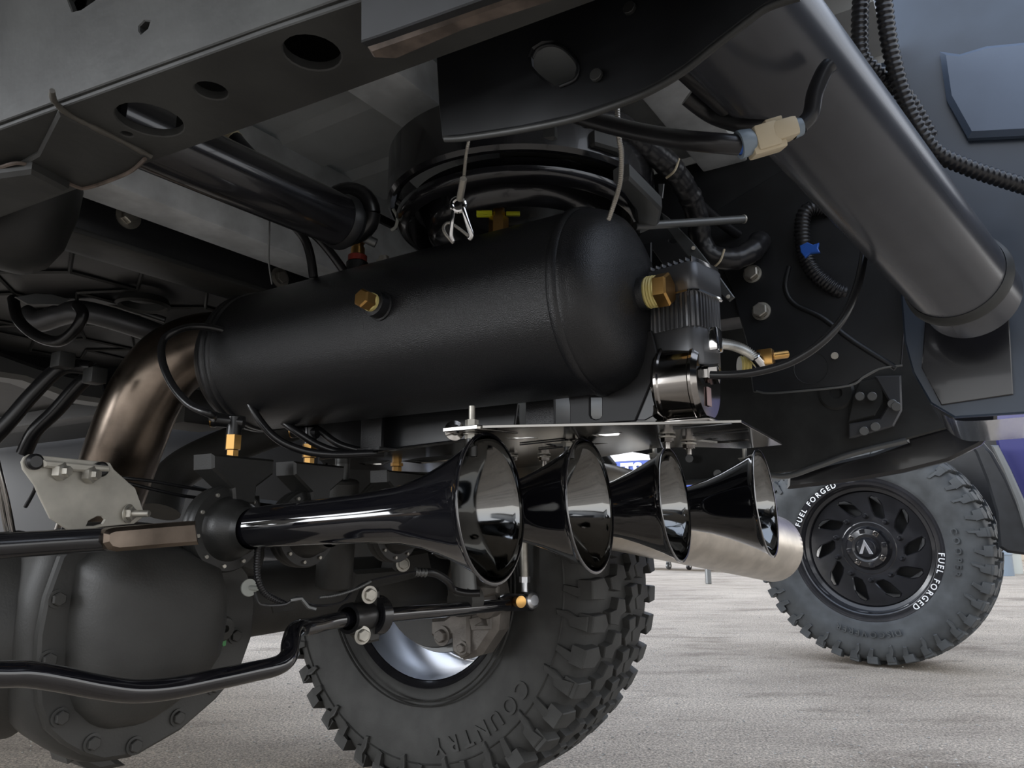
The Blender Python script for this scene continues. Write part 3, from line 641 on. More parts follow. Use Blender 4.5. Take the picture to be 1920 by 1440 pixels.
# ================================================================ EXHAUST
ex = thing('exhaust_pipe', 'bent brown-grey bare steel exhaust pipe behind the left end of the tank', 'exhaust pipe', U(270, 740, D=1.3))
pxtube('pipe', [(620, 650, 1.36), (520, 646, 1.34), (430, 648, 1.30), (370, 655, 1.28), (315, 685, 1.26), (272, 745, 1.25), (242, 815, 1.25), (215, 890, 1.26), (190, 960, 1.27), (170, 1020, 1.28)], .060, STEEL, ex, seg=36, n=10)
et = thing('exhaust_tip', 'wide brushed stainless exhaust tip pointing right below the horns', 'exhaust tip', U(1300, 1000, D=1.5))
q0 = U(1150, 952, D=1.30); q1 = U(1447, 1028, D=1.66); dv = (q1-q0).normalized(); Lq = (q1-q0).length
tube('outer_shell', [U(900, 925, D=1.44), U(1000, 932, D=1.34), U(1080, 942, D=1.30), q0, q0.lerp(q1, .3), q0.lerp(q1, .7), q1], .073, STEELB, et, seg=48, cap=False)
lathe('rolled_end', [(-.01, .073), (0, .073), (.003, .0715), (0, .069), (-.12, .069), (-.12, 0)], q1, dv, STEELB, et, seg=48)

# ================================================================ AIR TANK
TX, TZ, TR = .715, .807, .103
tank = thing('air_tank', 'large satin black cylindrical air tank in the middle', 'air tank', (TX, .63, TZ-TR))
YR, YL = .346, .925
def T(y): return (TX, y, TZ)
lathe('shell', [(0, TR), (YL-YR, TR)], (TX, YR, TZ), (0, 1, 0), TANK, tank, seg=96)
dome = [(0, TR), (-.004, TR), (-.007, TR-.002), (-.012, TR-.003), (-.022, TR-.007), (-.032, TR-.015), (-.040, TR-.030), (-.046, TR-.055), (-.048, 0)]
lathe('end_cap', dome, (TX, YR, TZ), (0, 1, 0), TANK, tank, seg=96, ang=60)
lathe('end_cap', dome, (TX, YL, TZ), (0, -1, 0), TANK, tank, seg=96, ang=60)
for y in (YR+.006, YL-.004, YL-.018):
    lathe('weld_ring', [(-.007, TR-.001), (-.004, TR+.0022), (.003, TR+.0028), (.007, TR-.001)], (TX, y, TZ), (0, 1, 0), TANK, tank, seg=96, ang=60)
# end port with brass fitting
pe = U(1214, 549, X=TX); pe.y += .010
lathe('port_boss', [(-.02, .0185), (.020, .0185), (.022, .0175), (.022, 0)], (TX, pe.y+.012, pe.z), (0, -1, 0), TANK, tank)
tf = lathe('brass_fitting', [(0, .014), (0, .0165), (.002, .0175), (.0035, .016), (.005, .0175), (.0065, .016), (.008, .0175), (.0095, .016), (.011, .017), (.012, .016)], (TX, pe.y-.010, pe.z), (0, -1, 0), TAPE, tank, label='yellow sealed brass fitting')
lathe('hex', [(0, 0), (0, .0185), (.012, .0185), (.014, .016), (.014, 0)], (TX, pe.y-.022, pe.z), (0, -1, 0), BRASS, tf, seg=6, label='brass hex')
# side port and brass plug
sp = U(722, 578, X=TX-TR*.93); ax = Vector((-.86, -.12, .05)); ax.normalize()
vv = Vector((TX, sp.y, TZ)); rad = (Vector((sp.x, sp.y, sp.z))-vv); rad.y = 0; rad.normalize(); sp = vv+rad*TR
pb = lathe('port_boss', [(-.006, .0175), (.001, .0175), (.002, .0155), (.014, .0155), (.015, .014), (.015, 0)], sp, rad, TANK, tank)
pg = lathe('brass_plug', [(.014, .0), (.014, .011), (.019, .011), (.020, .010)], sp, rad, TAPE, tank, seg=24, label='brass plug')
lathe('hex', [(.019, 0), (.019, .0115), (.032, .0115), (.034, .0095), (.034, 0)], sp, rad, BRASS, pg, seg=6, label='brass hex head')
# relief valve
def top(px, y, dz=0):
    p = U(px, y, X=TX); return Vector((TX-.03, p.y, TZ+TR*.955+dz))
rvb = top(690, 480)
rvb.x = .695; rvb.z += .018
lathe('valve_boss', [(-.03, .015), (-.006, .015), (-.005, .013), (-.005, 0)], rvb, (0, 0, 1), TANK, tank)
lathe('red_washer', [(-.004, .013), (.004, .013), (.006, .010), (.006, 0)], rvb, (0, 0, 1), mat('red seal', (.25, .03, .02), .5), tank)
rl = lathe('relief_valve', [(.006, .0), (.006, .0095), (.016, .0095), (.017, .0075), (.022, .0075), (.023, .0095), (.028, .0095), (.030, .007), (.040, .007), (.042, .005), (.046, .005), (.046, 0)], rvb, (0, 0, 1), BRASS, tank, seg=16, label='brass relief valve')
tube('pull_ring', [rvb+Vector((.001, -.001, .038))+Vector((.011*math.cos(a*PI/6), -.011*math.sin(a*PI/6), -.004*math.sin(a*PI/6)-.004)) for a in range(13)], .0009, BRASS, rl, seg=6, n=2)
# drain valve with yellow wings
dvb = Vector((.70, U(935, 425, X=.70).y, TZ+TR+.010))
lathe('brass_stub', [(-.012, 0), (-.012, .012), (.010, .012), (.011, .008), (.018, .008)], dvb, (0, 0, 1), BRASS, tank, seg=6)
dv_ = lathe('drain_valve', [(.011, .007), (.022, .007), (.023, .0045), (.024, 0)], dvb, (0, 0, 1), BRASS, tank, seg=16, label='brass drain valve')
for sgn in (-1, 1):
    box('wing', (sgn*.009, -.0025, .013), (sgn*.026, .0025, .018), YELL, dv_, bev=.001, mtx=Matrix.Translation(dvb) @ Matrix.Rotation(math.radians(-57), 4, 'Z'), label='yellow wing')
dvb2 = Vector((.70, U(720, 480, X=.70).y, TZ+TR-.002))
lathe('small_plug', [(0, 0), (0, .010), (.005, .010), (.006, .007), (.011, .007), (.011, 0)], dvb2, (0, 0, 1), ZINC, tank, seg=12)
# tank feet
for y in (.46, .74):
    bm = bmesh.new(); a_box(bm, (.765, y-.022, .667), (.80, y+.022, .672), .001)
    a_box(bm, (.770, y-.02, .668), (.776, y+.02, .728), .001)
    link('foot', bm2me(bm), TANK, tank)

# ================================================================ PLATE AND BRACKETS
PLZ = .665
plo = [(598, 861), (700, 849), (800, 836), (872, 826), (905, 800), (1150, 795), (1390, 790), (1466, 832), (1395, 839), (1300, 836), (1230, 838), (1160, 850), (1080, 862), (975, 876), (800, 884), (640, 878)]
holes = [[(752, 863), (790, 856), (850, 851), (868, 856), (840, 863), (790, 868)],
         [(672, 867), (700, 862), (728, 861), (735, 864), (715, 870), (685, 871)],
         [(945, 819), (1000, 817), (1010, 819), (960, 822)],
         [(1108, 813), (1150, 806), (1166, 808), (1160, 814), (1120, 817)],
         [(1020, 830), (1080, 827), (1140, 829), (1090, 834), (1040, 836)],
         [(1305, 825), (1330, 819), (1345, 820), (1335, 823), (1352, 824), (1400, 821), (1407, 823), (1370, 828), (1345, 829)]]
mp = thing('horn_mounting_plate', 'thin glossy black mounting plate with cut-out slots under the tank', 'mounting plate', (.85, .5, PLZ))
sheetpx('plate', plo, 'Z', PLZ, .003, PLATE, mp, holes=holes, bev=.0003)
for a_, b_ in (((1262, 804), (1372, 794)), ((1300, 817), (1403, 808)), ((1010, 843), (1075, 836)), ((975, 834), (1060, 825))):
    tube('scored_line', [U(*a_, Z=PLZ-.0027), U(*b_, Z=PLZ-.0027)], .0009, DARK, mp, seg=6, straight=True)
def hang_bolt(px, y0, y1, X, r=.004, nut=True):
    p = U(px, (y0+y1)/2, X=X); b = thing('hanger_bolt', '', 'bolt', p); return b
bolts = [(1020, 822, 874, .93, 'first bolt hanging under the mounting plate, right of the front horn'),
         (1290, 806, 853, .88, 'bolt hanging under the plate between third and fourth horn bells'),
         (1250, 800, 842, .80, 'bolt with washer under the plate just above the third horn bell'),
         (960, 800, 845, .90, 'bolt hanging under the plate beside the front horn bell')]
for px, y0, y1, X, lab in bolts:
    p0 = U(px, y0, X=X); p1 = U(px, y1, X=X); t = thing('hanging_bolt', lab, 'bolt', (p0.x, p0.y, PLZ), 'bolts under the mounting plate')
    zt = PLZ+.012; zb = min(p1.z, PLZ-.014)
    cyl('shank', (p0.x, p0.y, zb), (p0.x, p0.y, zt), .0035, SMOKE, t, seg=12)
    lathe('nut', [(0, 0), (0, .0075), (.006, .0075), (.0065, .006), (.0065, 0)], (p0.x, p0.y, PLZ-.0032), (0, 0, -1), SMOKE, t, seg=6)
    lathe('washer', [(0, 0), (0, .0095), (.0015, .0095), (.0015, 0)], (p0.x, p0.y, PLZ-.0028), (0, 0, -1), ZINC, t, seg=20)
# black upright brackets between plate and tank
ub = sheetpx('upright_bracket', [(598, 858), (880, 823), (878, 810), (965, 806), (972, 755), (960, 740), (640, 770), (560, 800), (575, 840)], 'X', .80, .005, DARK, bev=.001); tag(ub, 'flat black upright bracket under the left half of the tank', 'bracket')
uw = sheetpx('upright_bracket', [(1192, 700), (1222, 640), (1222, 455), (1190, 462), (1150, 520), (1150, 640)], 'X', .845, .004, DARK); tag(uw, 'narrow black upright plate standing right of the tank end cap', 'bracket')
ub2 = sheetpx('upright_bracket', [(1070, 797), (1192, 790), (1237, 682), (1228, 640), (1222, 620), (1060, 640), (1060, 700), (1070, 760)], 'X', .735, .005, UNDER, holes=[[(1107, 745), (1130, 745), (1130, 780), (1126, 785), (1118, 787), (1110, 784), (1107, 778)]], bev=.001); tag(ub2, 'tall black upright bracket with slot behind the right tank end', 'bracket')
cb_ = thing('shackle_bolt', 'chrome washer and stud on the tab left of the front horn bell', 'bolt', U(852, 808, X=.66))
lathe('washer', [(0, .0), (0, .0115), (.002, .0115), (.003, .006), (.006, .006), (.006, 0)], U(852, 808, X=.655), (-.6, -.6, .1), SMOKE, cb_, seg=24)
cyl('pin', U(865, 806, X=.652), U(893, 802, X=.637), .0028, ZINC, cb_, seg=10)
mfl = lathe('muffler_can', [(0, 0), (0, .05), (.006, .056), (.012, .058), (.25, .058), (.262, .05), (.262, 0)], U(985, 775, D=1.25), (.545*.9, -.839*.6, .02), mat('grey can metal', (.45, .46, .46), .42, .5), seg=48); tag(mfl, 'grey metal canister seen between tank and plate', 'canister')

# ================================================================ AIR COMPRESSOR
cx = .765
cc = U(1283, 640, X=cx); CY = cc.y
cp = thing('air_compressor', 'dark chrome air compressor with finned cylinder beside the tank', 'compressor', (cx, CY, PLZ))
def zpx(y, px=1283): return U(px, y, X=cx).z
def rr_outline(wx, wy, rad, n=5):
    out = []
    for sx_, sy_, a0 in ((1, 1, 0), (-1, 1, 90), (-1, -1, 180), (1, -1, 270)):
        for k in range(n+1):
            a = math.radians(a0+90*k/n); out.append((sx_*(wx-rad)+rad*math.cos(a), sy_*(wy-rad)+rad*math.sin(a)))
    return out
ROT = Matrix.Rotation(math.radians(-12), 4, 'Z')
def prism(name, outline, z0, z1, m, parent, bev=.002, shrink=1):
    bm = bmesh.new(); a = []
    for z, s in ((z0, shrink), (z0+bev, 1), (z1-bev, 1), (z1, shrink)):
        a.append([bm.verts.new((ROT @ Vector((x*s, y*s, 0)))+Vector((cx, CY, z))) for x, y in outline])
    n = len(outline)
    for p, q in zip(a, a[1:]):
        for i in range(n): bm.faces.new((p[i], p[(i+1) % n], q[(i+1) % n], q[i]))
    bm.faces.new(a[0]); bm.faces.new(a[-1]); return link(name, bm2me(bm), m, parent)
zh1, zh0, zf0, zn0 = zpx(512), zpx(566), zpx(628), zpx(662)
hwx, hwy = .031, .0345
head = prism('cylinder_head', rr_outline(hwx, hwy, .009), zh0+.002, zh1, DCAST, cp, .003, .95)
for k in range(9):
    y = -hwy+.005+k*(2*hwy-.010)/8
    bm = bmesh.new(); a_box(bm, (cx-hwx+.003, CY+y-.0011, zh1-.012), (cx+hwx-.003, CY+y+.0011, zh1+.006), .0006, Matrix.Translation((cx, CY, 0)) @ ROT @ Matrix.Translation((-cx, -CY, 0)))
    link('head_fin', bm2me(bm), SMOKE, cp)
prism('gasket_rim', rr_outline(hwx+.0015, hwy+.0015, .011), zh0-.001, zh0+.002, CHR, cp, .0005, .97)
# finned barrel: ribbed outline
ol = []
base = rr_outline(hwx-.001, hwy-.001, .012, 10)
path, Lr = resample([Vector((x, y, 0)) for x, y in base+[base[0]]], .0012)
for i, p in enumerate(path[:-1]):
    d = Vector((p.x, p.y, 0)).normalized(); ol.append(((p.x-d.x*(.0028 if (i % 5) in (0, 1) else 0)), (p.y-d.y*(.0028 if (i % 5) in (0, 1) else 0))))
prism('finned_cylinder', ol, zf0, zh0-.001, DCAST, cp, .001, .99)
prism('neck', rr_outline(hwx-.003, hwy-.002, .013), zn0-.02, zf0, DCAST, cp, .002, .98)
zc = max(zpx(722), PLZ+.046); 
lathe('crankcase', [(-.026, 0), (-.026, .03), (-.024, .042), (-.021, .0435), (-.018, .0435), (.018, .0435), (.021, .0432), (.025, .039), (.026, .0)], (cx, CY, zc), (0, -1, 0), SMOKE, cp, seg=64)
lathe('crankcase_rim', [(-.022, .043), (-.020, .0455), (-.017, .0455), (-.015, .043)], (cx, CY, zc), (0, -1, 0), SMOKE, cp, seg=64)
lathe('crankcase_rim', [(.015, .043), (.017, .0445), (.020, .0445), (.022, .042)], (cx, CY, zc), (0, -1, 0), SMOKE, cp, seg=64)
lathe('motor', [(-.024, .030), (-.06, .030), (-.085, .030), (-.09, .026), (-.09, 0)], (cx, CY, zc), (0, -1, 0), SMOKE, cp, seg=40)
sheetpx('mounting_leg', [(1237, 682), (1240, 700), (1225, 780), (1210, 788), (1192, 788)], 'X', cx-.028, .003, DARK, cp, bev=.0006)
for px in ((1232, 772),):
    lathe('mounting_nut', [(0, 0), (0, .010), (.010, .010), (.011, .008), (.011, 0)], U(*px, X=cx-.02), (-.4, -.8, .1), SMOKE, cp, seg=6)
box('base_foot', (cx-.02, CY-.03, PLZ+.003), (cx+.034, CY+.03, zc-.038), SMOKE, cp, bev=.003)
bx = U(1318, 640, X=cx)
box('outlet_port', (cx-.012, CY-.040, bx.z-.014), (cx+.010, CY-.024, bx.z+.012), CHR, cp, bev=.003)
nutp = U(1330, 702, X=cx-.012)
lathe('inlet_nut', [(-.008, 0), (-.008, .009), (0, .009), (.001, .011), (.010, .011), (.011, .009), (.011, 0)], nutp, (.1, -1, 0), SMOKE, cp, seg=6)
lp = U(1329, 744, Y=CY-.0265)
box('label', (lp.x-.006, CY-.0275, lp.z-.010), (lp.x+.006, CY-.0262, lp.z+.010), LBL, cp, bev=.0002, label='small pale red sticker')
# braided hose
bh = thing('braided_hose', 'braided stainless hose from the compressor to brass fittings', 'hose', U(1380, 660, D=.8))
hp_ = [U(x, y, D=d) for x, y, d in ((1325, 638, .80), (1345, 643, .81), (1375, 648, .83), (1402, 660, .85), (1424, 678, .86))]
def braid(path, r):
    bm = bmesh.new(); P, L = resample(smoothpath(path, 12), .0018); n = len(P); seg = 16
    tan = [(P[min(i+1, n-1)]-P[max(i-1, 0)]).normalized() for i in range(n)]; _, e1, _ = basis(tan[0]); R_ = []
    for i in range(n):
        e1 = (e1-tan[i]*e1.dot(tan[i])).normalized(); e2 = tan[i].cross(e1)
        R_.append([bm.verts.new(P[i]+(e1*math.cos(2*PI*k/seg)+e2*math.sin(2*PI*k/seg))*(r*(1 if (i+k) % 2 else .74))) for k in range(seg)])
    for a, b in zip(R_, R_[1:]):
        for k in range(seg): bm.faces.new((a[k], a[(k+1) % seg], b[(k+1) % seg], b[k]))
    return bm2me(bm)
link('braid', braid(hp_, .0062), ZINC, bh, smooth=False)
cyl('crimp', U(1414, 668, D=.856), U(1428, 684, D=.86), .0075, CHR, bh, seg=16)
fe = U(1436, 672, D=.86)
box('elbow', (fe.x-.008, fe.y-.009, fe.z-.009), (fe.x+.008, fe.y+.009, fe.z+.010), BRASS, bh, bev=.002, label='brass elbow')
lathe('thread', [(0, 0), (0, .011), (.002, .012), (.004, .010), (.006, .012), (.008, .010), (.010, .012), (.012, .010), (.012, 0)], U(1386, 686, D=.87), rv, TAPE, bh, seg=20, label='yellow sealed brass thread')
cyl('nipple', U(1446, 668, D=.86), U(1475, 664, D=.87), .005, BRASS, bh, seg=12)
# black air line
al = pxtube('air_line', [(1332, 703, .76), (1370, 703, .75), (1420, 697, .74), (1480, 680, .73), (1530, 650, .72), (1575, 605, .72), (1603, 550, .73), (1618, 490, .75), (1622, 440, .78), (1612, 400, .80)], .0042, RUB, seg=16)
tag(al, 'black air line sweeping from the compressor up to the right', 'hose')

# ================================================================ TRAIN HORNS
HX = [.61, .74, .93, 1.08]; BX = [.66, .79, .98, 1.118]; BS = [1.075, 1.06, 1.05, 1.06]; HB = [.453, .402, .370, .284]; HZ0 = .559; HZ = [.5815, .5870, .5925, .5970]
labs = ['front and largest looking black trumpet horn, nearest the camera', 'second black trumpet horn from the left, just behind the front horn', 'third black trumpet horn, bell over the exhaust tip', 'rearmost black trumpet horn at right, longest trumpet, near the exhaust outlet']
bell = [(0, .0735), (.003, .0725), (.010, .0685), (.020, .0635), (.035, .057), (.055, .049), (.08, .0405), (.11, .0335), (.15, .0295), (.22, .027), (.30, .0258)]
brkpx = [(398, 850), (515, 862), (513, 889), (482, 913), (479, 945), (440, 950), (437, 916), (398, 879)]
for i in range(4):
    X = HX[i]; yb = HB[i]; z1 = HZ[i]; FY = .838
    t = thing('train_horn', labs[i], 'horn', (X, .6, z1), 'four black trumpet horns')
    o0 = Vector((BX[i], yb, z1)); k_ = BS[i]; fk = lambda a: 1+(k_-1)*max(0, 1-a/.1); o1 = Vector((X, FY-.03, HZ0)); ax = (o1-o0); Lh = ax.length; axn = ax.normalized()
    prof = [(a, r*fk(a)) for a, r in bell if a < Lh-.03]+[(Lh-.01, .0245), (Lh, .0245)]
    inner = [(a, r*fk(a)) for a, r in [(.0012, .0722), (.010, .0668), (.020, .0618), (.035, .0552), (.055, .0472), (.08, .0387), (.11, .0317), (.15, .0267), (.2, .02), (.2, 0)]]
    lathe('trumpet', [(-.0005, .0715*k_), (-.0012, .0735*k_), (.0, .0752*k_), (.0018, .0748*k_)]+prof[1:], o0, axn, GLOSS, t, seg=80, ang=60)
    lathe('bell_interior', [(-.0005, .0715*k_)]+inner, o0, axn, BELL, t, seg=80, ang=60)
    fz = Vector((X, FY, HZ0))
    lathe('diaphragm_housing', [(-.012, 0), (-.012, .0500), (-.009, .0540), (-.002, .0545), (.001, .0530), (.002, .0520), (.004, .0545), (.010, .0545), (.013, .0525), (.014, .0410), (.018, .0385), (.026, .0365), (.034, .0340), (.038, .0315), (.042, .0300), (.046, .0275), (.050, .0265), (.058, .0255)], fz, (0, -1, 0), HOUS, t, seg=64, ang=40)
    for k in range(10):
        a = 2*PI*(k+.3)/10
        cyl('screw', fz+Vector((math.cos(a)*.0468, -.013, math.sin(a)*.0468)), fz+Vector((math.cos(a)*.0468, -.0165, math.sin(a)*.0468)), .0026, ZINC, t, seg=8, label='tiny silver screw' if k == 0 else None)
    # trapezoid mounting block
    pts_ = [(U(x, y, Y=.815).x-.61+X, U(x, y, Y=.815).z) for x, y in brkpx]
    sheet('mounting_block', pts_, [], (0, .835, 0), (1, 0, 0), (0, 0, 1), .042, HOUS, t, bev=.003)
    # stud up to the plate near the bell
    ys = yb+.026; zt = PLZ+.012+(.016 if i == 0 else 0)
    X = BX[i]-.004
    cyl('stud', (X, ys, z1+.060), (X, ys, zt), .0035, ZINC, t, seg=12)
    lathe('stud_base', [(0, .0065), (PLZ-.008-(z1+.055), .0065), (PLZ-.008-(z1+.055), 0)], (X, ys, z1+.055), (0, 0, 1), HOUS, t, seg=16)
    lathe('nut', [(0, 0), (0, .0075), (.006, .0075), (.006, 0)], (X, ys, PLZ-.009), (0, 0, 1), ZINC, t, seg=6, label='silver nut')
    lathe('washer', [(0, 0), (0, .0095), (.0012, .0095), (.0012, 0)], (X, ys, PLZ-.0042), (0, 0, 1), ZINC, t, seg=20)
    if i == 0: lathe('nut', [(0, 0), (0, .0075), (.008, .0075), (.008, 0)], (X, ys, PLZ+.004), (0, 0, 1), ZINC, t, seg=6)
# plate end tab for the first horn stud
sheet('tab', [(.632, .455), (.69, .44), (.69, .495), (.632, .500)], [], (0, 0, PLZ), (1, 0, 0), (0, 1, 0), .005, PLATE, mp)
# push fittings on horns 1, 2, 3
for i, (px, py, lab) in enumerate(((445, 830, 'black elbow push fitting on brass nuts above the left horn block'), (580, 835, 'brass fitting with hose above the second horn block'), (738, 872, 'brass fitting seen through the plate slot above the third horn'))):
    X = HX[i]+(0.0 if i else 0); p = U(px, 848, X=X); zb = U(460, 855, Y=.815).z
    t = thing('hose_fitting', lab, 'fitting', (X, p.y, zb))
    y = .835; X2 = X+.003
    lathe('brass_nut', [(0, 0), (0, .008), (.008, .008), (.009, .006)], (X2, y, zb), (0, 0, 1), BRASS, t, seg=6, label='lower brass nut')
    lathe('brass_nut', [(.008, .0), (.009, .0105), (.028, .0105), (.029, .008), (.029, 0)], (X2, y, zb), (0, 0, 1), BRASS, t, seg=6, label='upper brass nut')
    lathe('stem', [(.028, 0), (.028, .010), (.04, .0095), (.052, .0095), (.053, .0)], (X2, y, zb), (0, 0, 1), RUB, t, seg=24)
    d = Vector((-.65, .76, .10)) if i == 0 else Vector((-.3, .9, .1))
    ec = Vector((X2, y, zb+.046))
    lathe('elbow_body', [(-.012, 0), (-.012, .0085), (.022, .0095), (.024, .0105), (.028, .0105), (.029, .007)], ec, d, RUB, t, seg=24)
    lathe('collet', [(.0275, .0108), (.0295, .0108), (.0295, .0085)], ec, d, BRASS, t, seg=24, label='brass collet ring')
    if i == 0: e_end = ec+d.normalized()*.028
ah = tube('air_hose', [e_end, U(395, 777, D=.92), U(355, 758, D=.93), U(322, 720, D=.95), U(304, 675, D=.97), U(306, 640, D=.99), U(330, 620, D=1.0), U(370, 612, D=1.02), U(420, 620, D=1.03), U(460, 640, D=1.04)], .0050, RUB, seg=16)
tag(ah, 'black air hose looping left round the tank end to the horn elbow', 'hose')
for pts_, lab in (([(452, 700, 1.05), (470, 760, 1.03), (510, 815, 1.02), (560, 842, 1.02), (620, 852, 1.02), (700, 850, 1.03)], 'outer black hose curving under the left end of the tank'),
                  ([(530, 790, 1.06), (560, 812, 1.05), (600, 836, 1.05), (650, 850, 1.05), (720, 850, 1.06)], 'middle black hose curving under the left end of the tank'),
                  ([(560, 780, 1.1), (600, 808, 1.09), (640, 835, 1.08), (700, 850, 1.08)], 'inner black hose curving under the left end of the tank')):
    o = pxtube('air_hose', pts_, .0055, RUB, seg=14); tag(o, lab, 'hose')
for pts_, lab in (([(553, 425, 1.0), (572, 450, 1.0), (582, 480, 1.0), (588, 520, 1.0)], 'left of two black hoses dropping behind the tank top'),
                  ([(575, 428, 1.0), (600, 450, 1.0), (625, 480, 1.0), (650, 515, 1.0)], 'right of two black hoses dropping behind the tank top')):
    o = pxtube('air_hose', pts_, .006, RUB, seg=14); tag(o, lab, 'hose')
tw = pxtube('thin_wire', [(506, 405, .95), (505, 440, .95), (504, 490, .96), (510, 533, .97)], .0012, MUFF, seg=6); tag(tw, 'thin wire hanging left of the tank top', 'wire')
# wire ropes
wr = pxtube('wire_rope', [(1170, 60, .66), (1158, 170, .64), (1160, 250, .64), (1165, 290, .65), (1163, 340, .67), (1152, 380, .69), (1141, 412, .70)], .0024, CABLE, corr=(.002, .12), seg=10); tag(wr, 'right wire rope running down to the tank', 'wire rope', 'wire ropes holding the tank')
w2 = thing('wire_rope', 'left wire rope with crimp sleeve and chrome snap hook above the tank', 'wire rope', U(870, 360, D=.75), 'wire ropes holding the tank')
pxtube('rope', [(915, 10, .77), (905, 60, .74), (892, 170, .70), (880, 255, .69), (874, 290, .70), (870, 330, .72), (867, 355, .73)], .0018, CABLE, w2, corr=(.002, .12), seg=8)
pxtube('crimp_sleeve', [(869, 335, .715), (862, 374, .735)], .0035, ZINC, w2, straight=True)
c_ = U(859, 384, D=.74)
bm = bmesh.new()
a_tube(bm, [c_+uv*math.sin(k*PI/8)*.0065+rv*math.cos(k*PI/8)*.0065 for k in range(17)], lambda s: .0025, 8)
link('hook_eye', bm2me(bm), CHR, w2)
pxtube('snap_hook', [(850, 390, .74), (848, 415, .74), (846, 440, .742), (850, 452, .744)], .0022, CHR, w2, seg=10)
pxtube('snap_hook', [(868, 390, .74), (876, 415, .74), (884, 440, .742), (880, 448, .744)], .0028, CHR, w2, seg=10)
pxtube('rope_loop', [(850, 456, .75), (835, 438, .75), (832, 425, .752), (842, 418, .754), (860, 428, .754), (880, 444, .752)], .0018, CABLE, w2, corr=(.002, .12), seg=8)
# small dark cluster left of the hook: valve block with lead
vb = thing('sensor_block', 'small black sensor block with white lead behind the tank top', 'sensor', U(760, 400, D=1.0))
for a_, b_ in (((705, 400), (745, 432)), ((740, 372), (775, 410)), ((775, 368), (805, 405))):
    p = U(*a_, D=1.0); q = U(*b_, D=1.03); lo = Vector([min(p[k], q[k]) for k in range(3)]); hi = Vector([max(p[k], q[k]) for k in range(3)])
    box('housing', lo, hi, DARK, vb, bev=.004)
pxtube('lead', [(737, 392, .97), (745, 408, .97), (742, 425, .97), (733, 432, .97)], .0022, WPLAS, vb, seg=8, label='white lead')
pxtube('metal_strap', [(735, 375, .98), (752, 385, .98), (768, 415, .98)], .003, MUFF, vb, seg=6)
tb = thing('rubber_isolator', 'round black rubber isolator at the end of the cross tube', 'isolator', U(655, 400, D=.85))
bm = bmesh.new(); c_ = U(655, 400, D=.92); a_tube(bm, [c_+uv*math.sin(k*PI/12)*.026+rv*math.cos(k*PI/12)*.026 for k in range(25)], lambda s: .013, 12, False)
link('ring', bm2me(bm), RUB, tb); cyl('pin', c_-rv*.02-uv*.01+hv*.01, c_+rv*.03-uv*.03+hv*.02, .006, MUFF, tb)
uprb = thing('hanger_rod', 'upright black rod beside the snap hook', 'rod', U(840, 350, D=.9)); cyl('rod', U(838, 328, D=.92), U(842, 385, D=.92), .005, DARK, uprb)
tube('tie_band', [U(835, 360, D=.905), U(842, 362, D=.903), U(846, 358, D=.905)], .002, RUB, uprb, seg=6)

# ================================================================ REAR AXLE
dif = thing('differential', 'big cast black rear differential with bolted cover, lower left', 'differential', (.5, 1.0, .44))
DY = .87
fl = [(110, 1043), (82, 1120), (68, 1190), (64, 1260), (68, 1320), (84, 1368), (115, 1395), (150, 1414), (187, 1424), (253, 1414), (333, 1368), (400, 1310), (443, 1260), (467, 1193), (473, 1127), (460, 1075), (430, 1035), (380, 1005), (300, 990), (200, 990), (145, 1005)]
flp = [(U(x, y, Y=DY).x, U(x, y, Y=DY).z) for x, y in fl]
sheet('cover_flange', flp, [], (0, DY, 0), (1, 0, 0), (0, 0, 1), .014, CAST, dif, bev=.003)
C0 = (sum(p[0] for p in flp)/len(flp), sum(p[1] for p in flp)/len(flp)+.005)
dome_o = [(145, 1060), (134, 1130), (126, 1200), (124, 1270), (140, 1330), (175, 1362), (205, 1368), (250, 1362), (300, 1330), (355, 1285), (392, 1230), (405, 1165), (408, 1100), (395, 1050), (330, 1022), (250, 1015), (180, 1025)]
dp = [(U(x, y, Y=DY-.01).x, U(x, y, Y=DY-.01).z) for x, y in dome_o]
bm = bmesh.new(); rings = []
path, _ = resample([Vector((a, 0, b)) for a, b in dp+[dp[0]]], .012); path = path[:-1]
cc0 = Vector((sum(p.x for p in path)/len(path), 0, sum(p.z for p in path)/len(path)))
for s, d in ((1.0, 0), (.98, -.012), (.93, -.03), (.84, -.046), (.70, -.056), (.5, -.062), (.25, -.065)):
    rings.append([bm.verts.new(Vector((cc0.x+(p.x-cc0.x)*s, DY-.006+d, cc0.z+(p.z-cc0.z)*s))) for p in path])
for a, b in zip(rings, rings[1:]):
    for k in range(len(path)): bm.faces.new((a[k], a[(k+1) % len(path)], b[(k+1) % len(path)], b[k]))
bm.faces.new(rings[-1])
link('cover', bm2me(bm), CAST, dif, ang=80)
for px in ((108, 1123), (90, 1237), (113, 1345), (173, 1393), (252, 1398), (333, 1345), (401, 1287), (440, 1192)):
    bolt('cover_bolt', U(*px, Y=DY-.008), (0, -1, 0), .0075, CAST, dif, flange=1.35)
pgp = U(413, 1178, Y=DY-.012); lathe('fill_plug', [(0, .016), (.006, .016), (.008, .0135), (.011, .013), (.012, .0045), (.006, .004), (.006, 0)], pgp, (0, -1, 0), CAST, dif, seg=24)
sheetpx('paint_dab', [(417, 1196), (422, 1193), (424, 1200), (423, 1210), (418, 1212), (415, 1204)], 'Y', DY-.014, .0015, GREEN, dif, bev=.0002, label='green paint dab')
